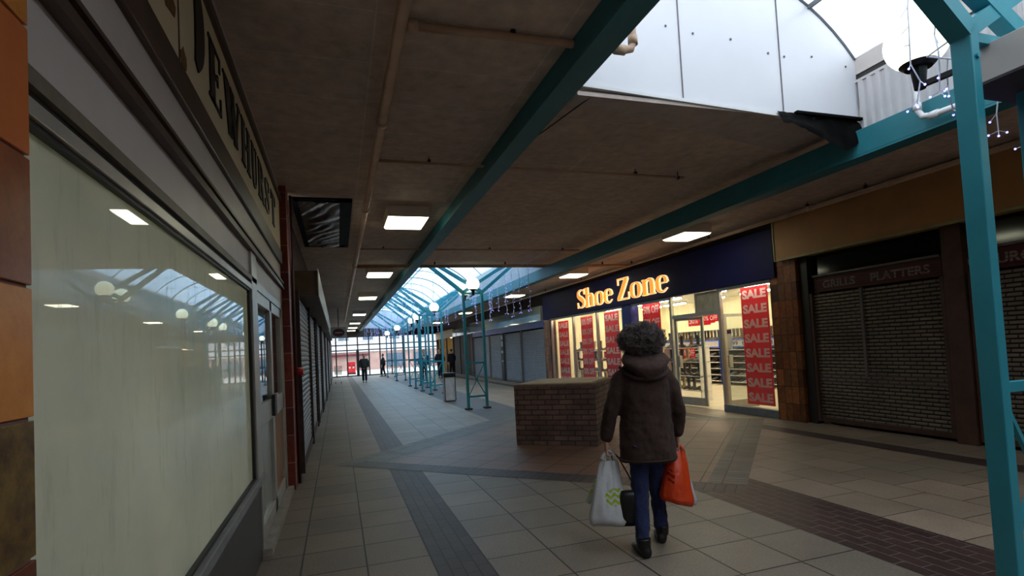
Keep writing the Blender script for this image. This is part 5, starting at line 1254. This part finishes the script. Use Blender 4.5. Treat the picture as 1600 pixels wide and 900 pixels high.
def bagmat(name, c, print_c=None, box=None, trans=.25):
    m, nt, bs = newmat(name); v = coords(nt)
    n = noise_tex(nt, v, 9, 4); col = ramp(nt, n, [(.3, mul(c, .9)), (.7, c)])
    if print_c:
        # stripes of print inside an ellipse, set in the plane seen on the bag
        g = nt.nodes.new('ShaderNodeVectorMath'); g.operation = 'SUBTRACT'; gg = nt.nodes.new('ShaderNodeNewGeometry'); nt.links.new(gg.outputs['Position'], g.inputs[0])
        ctr = V(*box[0]); g.inputs[1].default_value = tuple(ctr)
        du = nt.nodes.new('ShaderNodeVectorMath'); du.operation = 'DOT_PRODUCT'; nt.links.new(g.outputs[0], du.inputs[0]); du.inputs[1].default_value = tuple(U_)
        sz = nt.nodes.new('ShaderNodeSeparateXYZ'); nt.links.new(g.outputs[0], sz.inputs[0])
        def mth(op, a, b=None):
            q = nt.nodes.new('ShaderNodeMath'); q.operation = op
            for i_, s_ in enumerate((a, b)):
                if s_ is None: continue
                if hasattr(s_, 'is_linked'): nt.links.new(s_, q.inputs[i_])
                else: q.inputs[i_].default_value = s_
            return q.outputs[0]
        x = du.outputs['Value']; z = sz.outputs[2]
        e = mth('ADD', mth('POWER', mth('DIVIDE', x, box[1]), 2.0), mth('POWER', mth('DIVIDE', z, box[2]), 2.0))
        inside = mth('LESS_THAN', e, 1.0)
        wv = mth('SINE', mth('ADD', mth('MULTIPLY', z, 150.0), mth('MULTIPLY', mth('SINE', mth('MULTIPLY', x, 110.0)), 1.6)))
        msk = mth('MULTIPLY', inside, mth('GREATER_THAN', wv, -.1))
        col = mixc(nt, msk, col, print_c)
    nt.links.new(col, bs.inputs['Base Color']); bs.inputs['Roughness'].default_value = .35
    tr = nt.nodes.new('ShaderNodeBsdfTranslucent'); nt.links.new(col, tr.inputs['Color']); mx = nt.nodes.new('ShaderNodeMixShader'); mx.inputs[0].default_value = trans
    nt.links.new(bs.outputs[0], mx.inputs[1]); nt.links.new(tr.outputs[0], mx.inputs[2]); nt.links.new(mx.outputs[0], nt.nodes['Material Output'].inputs['Surface'])
    bump(nt, bs, noise_tex(nt, v, 14, 5), .5, .02)
    return m
lime = srgb(176, 200, 40)
hl = (-.275, .045, .722); hr = (.235, .06, .742)
carrier('carrier_bag', 'white plastic carrier bag with lime green print, front bag in the woman\'s left hand', hl, .055, (-.315, -.03, .14, .20), .5, bagmat('white_bag', srgb(226, 226, 228), lime, ((-.25, -.1, .40), .085, .06)), seed=1, skew=-.01, handle=.075)
carrier('carrier_bag', 'white carrier bag with faint green print, behind the front white bag', (-.285, .055, .722), .03, (-.375, .06, .085, .34), .4, bagmat('white_bag_rear', srgb(214, 222, 214), lime, ((-.40, .0, .45), .05, .06)), seed=4, depth=.06)
carrier('carrier_bag', 'orange plastic carrier bag in the woman\'s right hand', hr, .05, (.20, -.0, .118, .32), .4, bagmat('orange_bag', srgb(238, 78, 30), srgb(150, 30, 24), ((.16, -.05, .52), .025, .05)), seed=7, skew=-.03, depth=.08, handle=.05)
carrier('carrier_bag', 'white plastic bag half hidden behind the orange carrier bag', (.245, .07, .742), .02, (.265, .07, .10, .30), .4, bagmat('white_bag_right', srgb(214, 214, 226)), seed=9, depth=.05, skew=-.02)
# handbag with strap
t = thing('handbag', 'black shoulder bag dangling on a long strap beside the white carrier bag', 'handbag', tuple(V(-.15, .0, .19)))
g = MB(); rs = []
for a in range(9):
    z = .19 + .245 * a / 8; k = 1 - .35 * (abs(a - 3.5) / 4.5) ** 3
    rs.append([V(-.15 + .105 * k * (1 - .1 * a / 8) * (abs(math.cos(2 * PI * i / 20)) ** .5) * (1 if math.cos(2 * PI * i / 20) > 0 else -1), -.02 + .05 * k * math.sin(2 * PI * i / 20), z) for i in range(20)])
g.rings(rs); g.build('pouch', bm, t, smooth=True)
g = MB(); g.tube([V(-.095, -.02, .42), V(-.13, .06, .52), V(-.2, .055, .66), V(-.255, .05, .72)], .006, 6); g.tube([V(-.22, -.02, .42), V(-.235, .065, .55), V(-.26, .055, .72)], .006, 6); g.build('strap', plain('strap_brown', srgb(60, 36, 30), .5), t, smooth=True)

# ---- distant walkers
def walker(x, y, h, yaw, coatc, legc, label, stride=.18, headc=(70, 54, 46), extra=None, bagp=False, back=False):
    k = h / 1.75; cs, sn = math.cos(yaw), math.sin(yaw); O2 = Vector((x, y, 0))
    def Q(u, w, z): return O2 + Vector((cs * u - sn * w, sn * u + cs * w, 0)) * k + Vector((0, 0, z * k))
    t = thing('person', label, 'person', (x, y, 0))
    s = stride
    jb = {'p': (Q(0, 0, .95), (.11, .09)), 'c': (Q(0, 0, 1.3), (.12, .09)), 'n': (Q(0, .01, 1.5), .05), 'h': (Q(0, .02, 1.62), .075), 'sl': (Q(-.17, 0, 1.42), .05), 'el': (Q(-.23, 0, 1.13), .04), 'wl': (Q(-.22, .1, .9), .026), 'hl': (Q(-.21, .12, .82), (.03, .018)),
          'sr': (Q(.17, 0, 1.42), .05), 'er': (Q(.23, 0, 1.13), .04), 'wr': (Q(.22, .1, .9), .026), 'hr': (Q(.21, .12, .82), (.03, .018))}
    eb = [('p', 'c'), ('c', 'n'), ('n', 'h'), ('c', 'sl'), ('sl', 'el'), ('el', 'wl'), ('wl', 'hl'), ('c', 'sr'), ('sr', 'er'), ('er', 'wr'), ('wr', 'hr')]
    for sd, hx in (('l', -1), ('r', 1)):
        for f_ in range(4):
            nm = 'f%s%d' % (sd, f_); jb[nm] = (Q(hx * .21, .10 + .018 * f_, .74 - .005 * abs(f_ - 1.5)), .008); eb.append(('h' + sd, nm))
        jb['t' + sd] = (Q(hx * .185, .155, .80), .009); eb.append(('h' + sd, 't' + sd))
    b = skin_mesh(jb, eb, sub=1)
    b.ell(Q(0, .02, 1.63), (.078 * k, .09 * k, .115 * k), 16, 12); b.ell(Q(0, .11, 1.61), (.015, .02, .025), 8, 6)
    b.build('body', SKIN, t, smooth=True)
    jc = {'q': (Q(0, 0, .84), (.20, .15)), 'p': (Q(0, 0, .98), (.20, .15)), 'c': (Q(0, 0, 1.28), (.205, .15)), 'n': (Q(0, 0, 1.46), .08), 'sl': (Q(-.19, 0, 1.39), .085), 'el': (Q(-.26, 0, 1.13), .075), 'wl': (Q(-.225, .09, .92), .055),
          'sr': (Q(.19, 0, 1.39), .085), 'er': (Q(.26, 0, 1.13), .075), 'wr': (Q(.225, .09, .92), .055)}
    skin_mesh(jc, [('q', 'p'), ('p', 'c'), ('c', 'n'), ('c', 'sl'), ('sl', 'el'), ('el', 'wl'), ('c', 'sr'), ('sr', 'er'), ('er', 'wr')]).build('coat', fabric('cloth_%d_%d_%d' % coatc, srgb(*coatc)), t, smooth=True)
    jt = {'p': (Q(0, 0, .93), (.13, .1)), 'hl': (Q(-.08, 0, .85), .085), 'kl': (Q(-.08, s * .6 + .04, .5), .08), 'al': (Q(-.08, s, .1), .06), 'hr': (Q(.08, 0, .85), .095), 'kr': (Q(.08, -s * .3, .5), .08), 'ar': (Q(.08, -s, .1), .06)}
    skin_mesh(jt, [('p', 'hl'), ('hl', 'kl'), ('kl', 'al'), ('p', 'hr'), ('hr', 'kr'), ('kr', 'ar')]).build('trousers', fabric('cloth_%d_%d_%d' % legc, srgb(*legc)), t, smooth=True)
    for u_, w_ in ((-.08, s), (.08, -s)):
        g_ = MB(); g_.rings([[Q(u_ + hw * math.cos(2 * PI * i / 10), w_ + d, max(0.001, hh * (1 + math.sin(2 * PI * i / 10)))) for i in range(10)] for d, hw, hh in ((-.09, .03, .04), (-.04, .042, .055), (.06, .045, .035), (.15, .035, .022), (.18, .012, .012))])
        g_.build('shoe', bm, t, smooth=True)
    g_ = MB(); g_.ell(Q(0, -.005, 1.67), (.088 * k, .098 * k, .095 * k), 14, 10); g_.build('hair', plain('hair_%d_%d_%d' % headc, srgb(*headc), .7), t, smooth=True)
    if bagp:
        g_ = MB(); g_.ell(Q(0, .16 if not back else -.17, 1.25), (.12, .09, .17), 12, 8); g_.build('backpack', plain('olive', srgb(120, 120, 90), .8), t, smooth=True)
    if extra: extra(t, Q)
    return t
walker(1.41, 31.9, 1.64, PI, (60, 58, 54), (26, 28, 40), 'man in a dark coat in the middle of the mall before the far glazing', bagp=False, extra=None, stride=.12)
def scarf(t, Q):
    g_ = MB(); g_.tube([Q(-.07, .12, 1.42), Q(-.02, .15, 1.3), Q(-.03, .16, 1.1)], .03, 8); g_.tube([Q(.07, .12, 1.42), Q(.02, .15, 1.3), Q(.03, .16, 1.1)], .03, 8); g_.build('scarf', plain('pale_scarf', srgb(190, 196, 204), .8), t, smooth=True)
walker(4.15, 27.5, 1.68, PI, (26, 28, 40), (20, 20, 28), 'person in a dark coat with a pale scarf among the teal towers', extra=scarf)
walker(5.6, 31.0, 1.7, PI - .4, (24, 24, 28), (22, 22, 26), 'person in black standing near the right hand shops behind the towers', stride=.05)
walker(3.05, 39.5, 1.6, PI / 2, (34, 36, 50), (30, 32, 48), 'far figure in dark clothes by the glazed end doors', stride=.14)
walker(6.7, 33.0, 1.66, .3, (40, 34, 34), (24, 24, 30), 'dark figure in front of the lit far shop', stride=.05)

for o in bpy.data.objects:
    if '_b' in o: del o['_b']
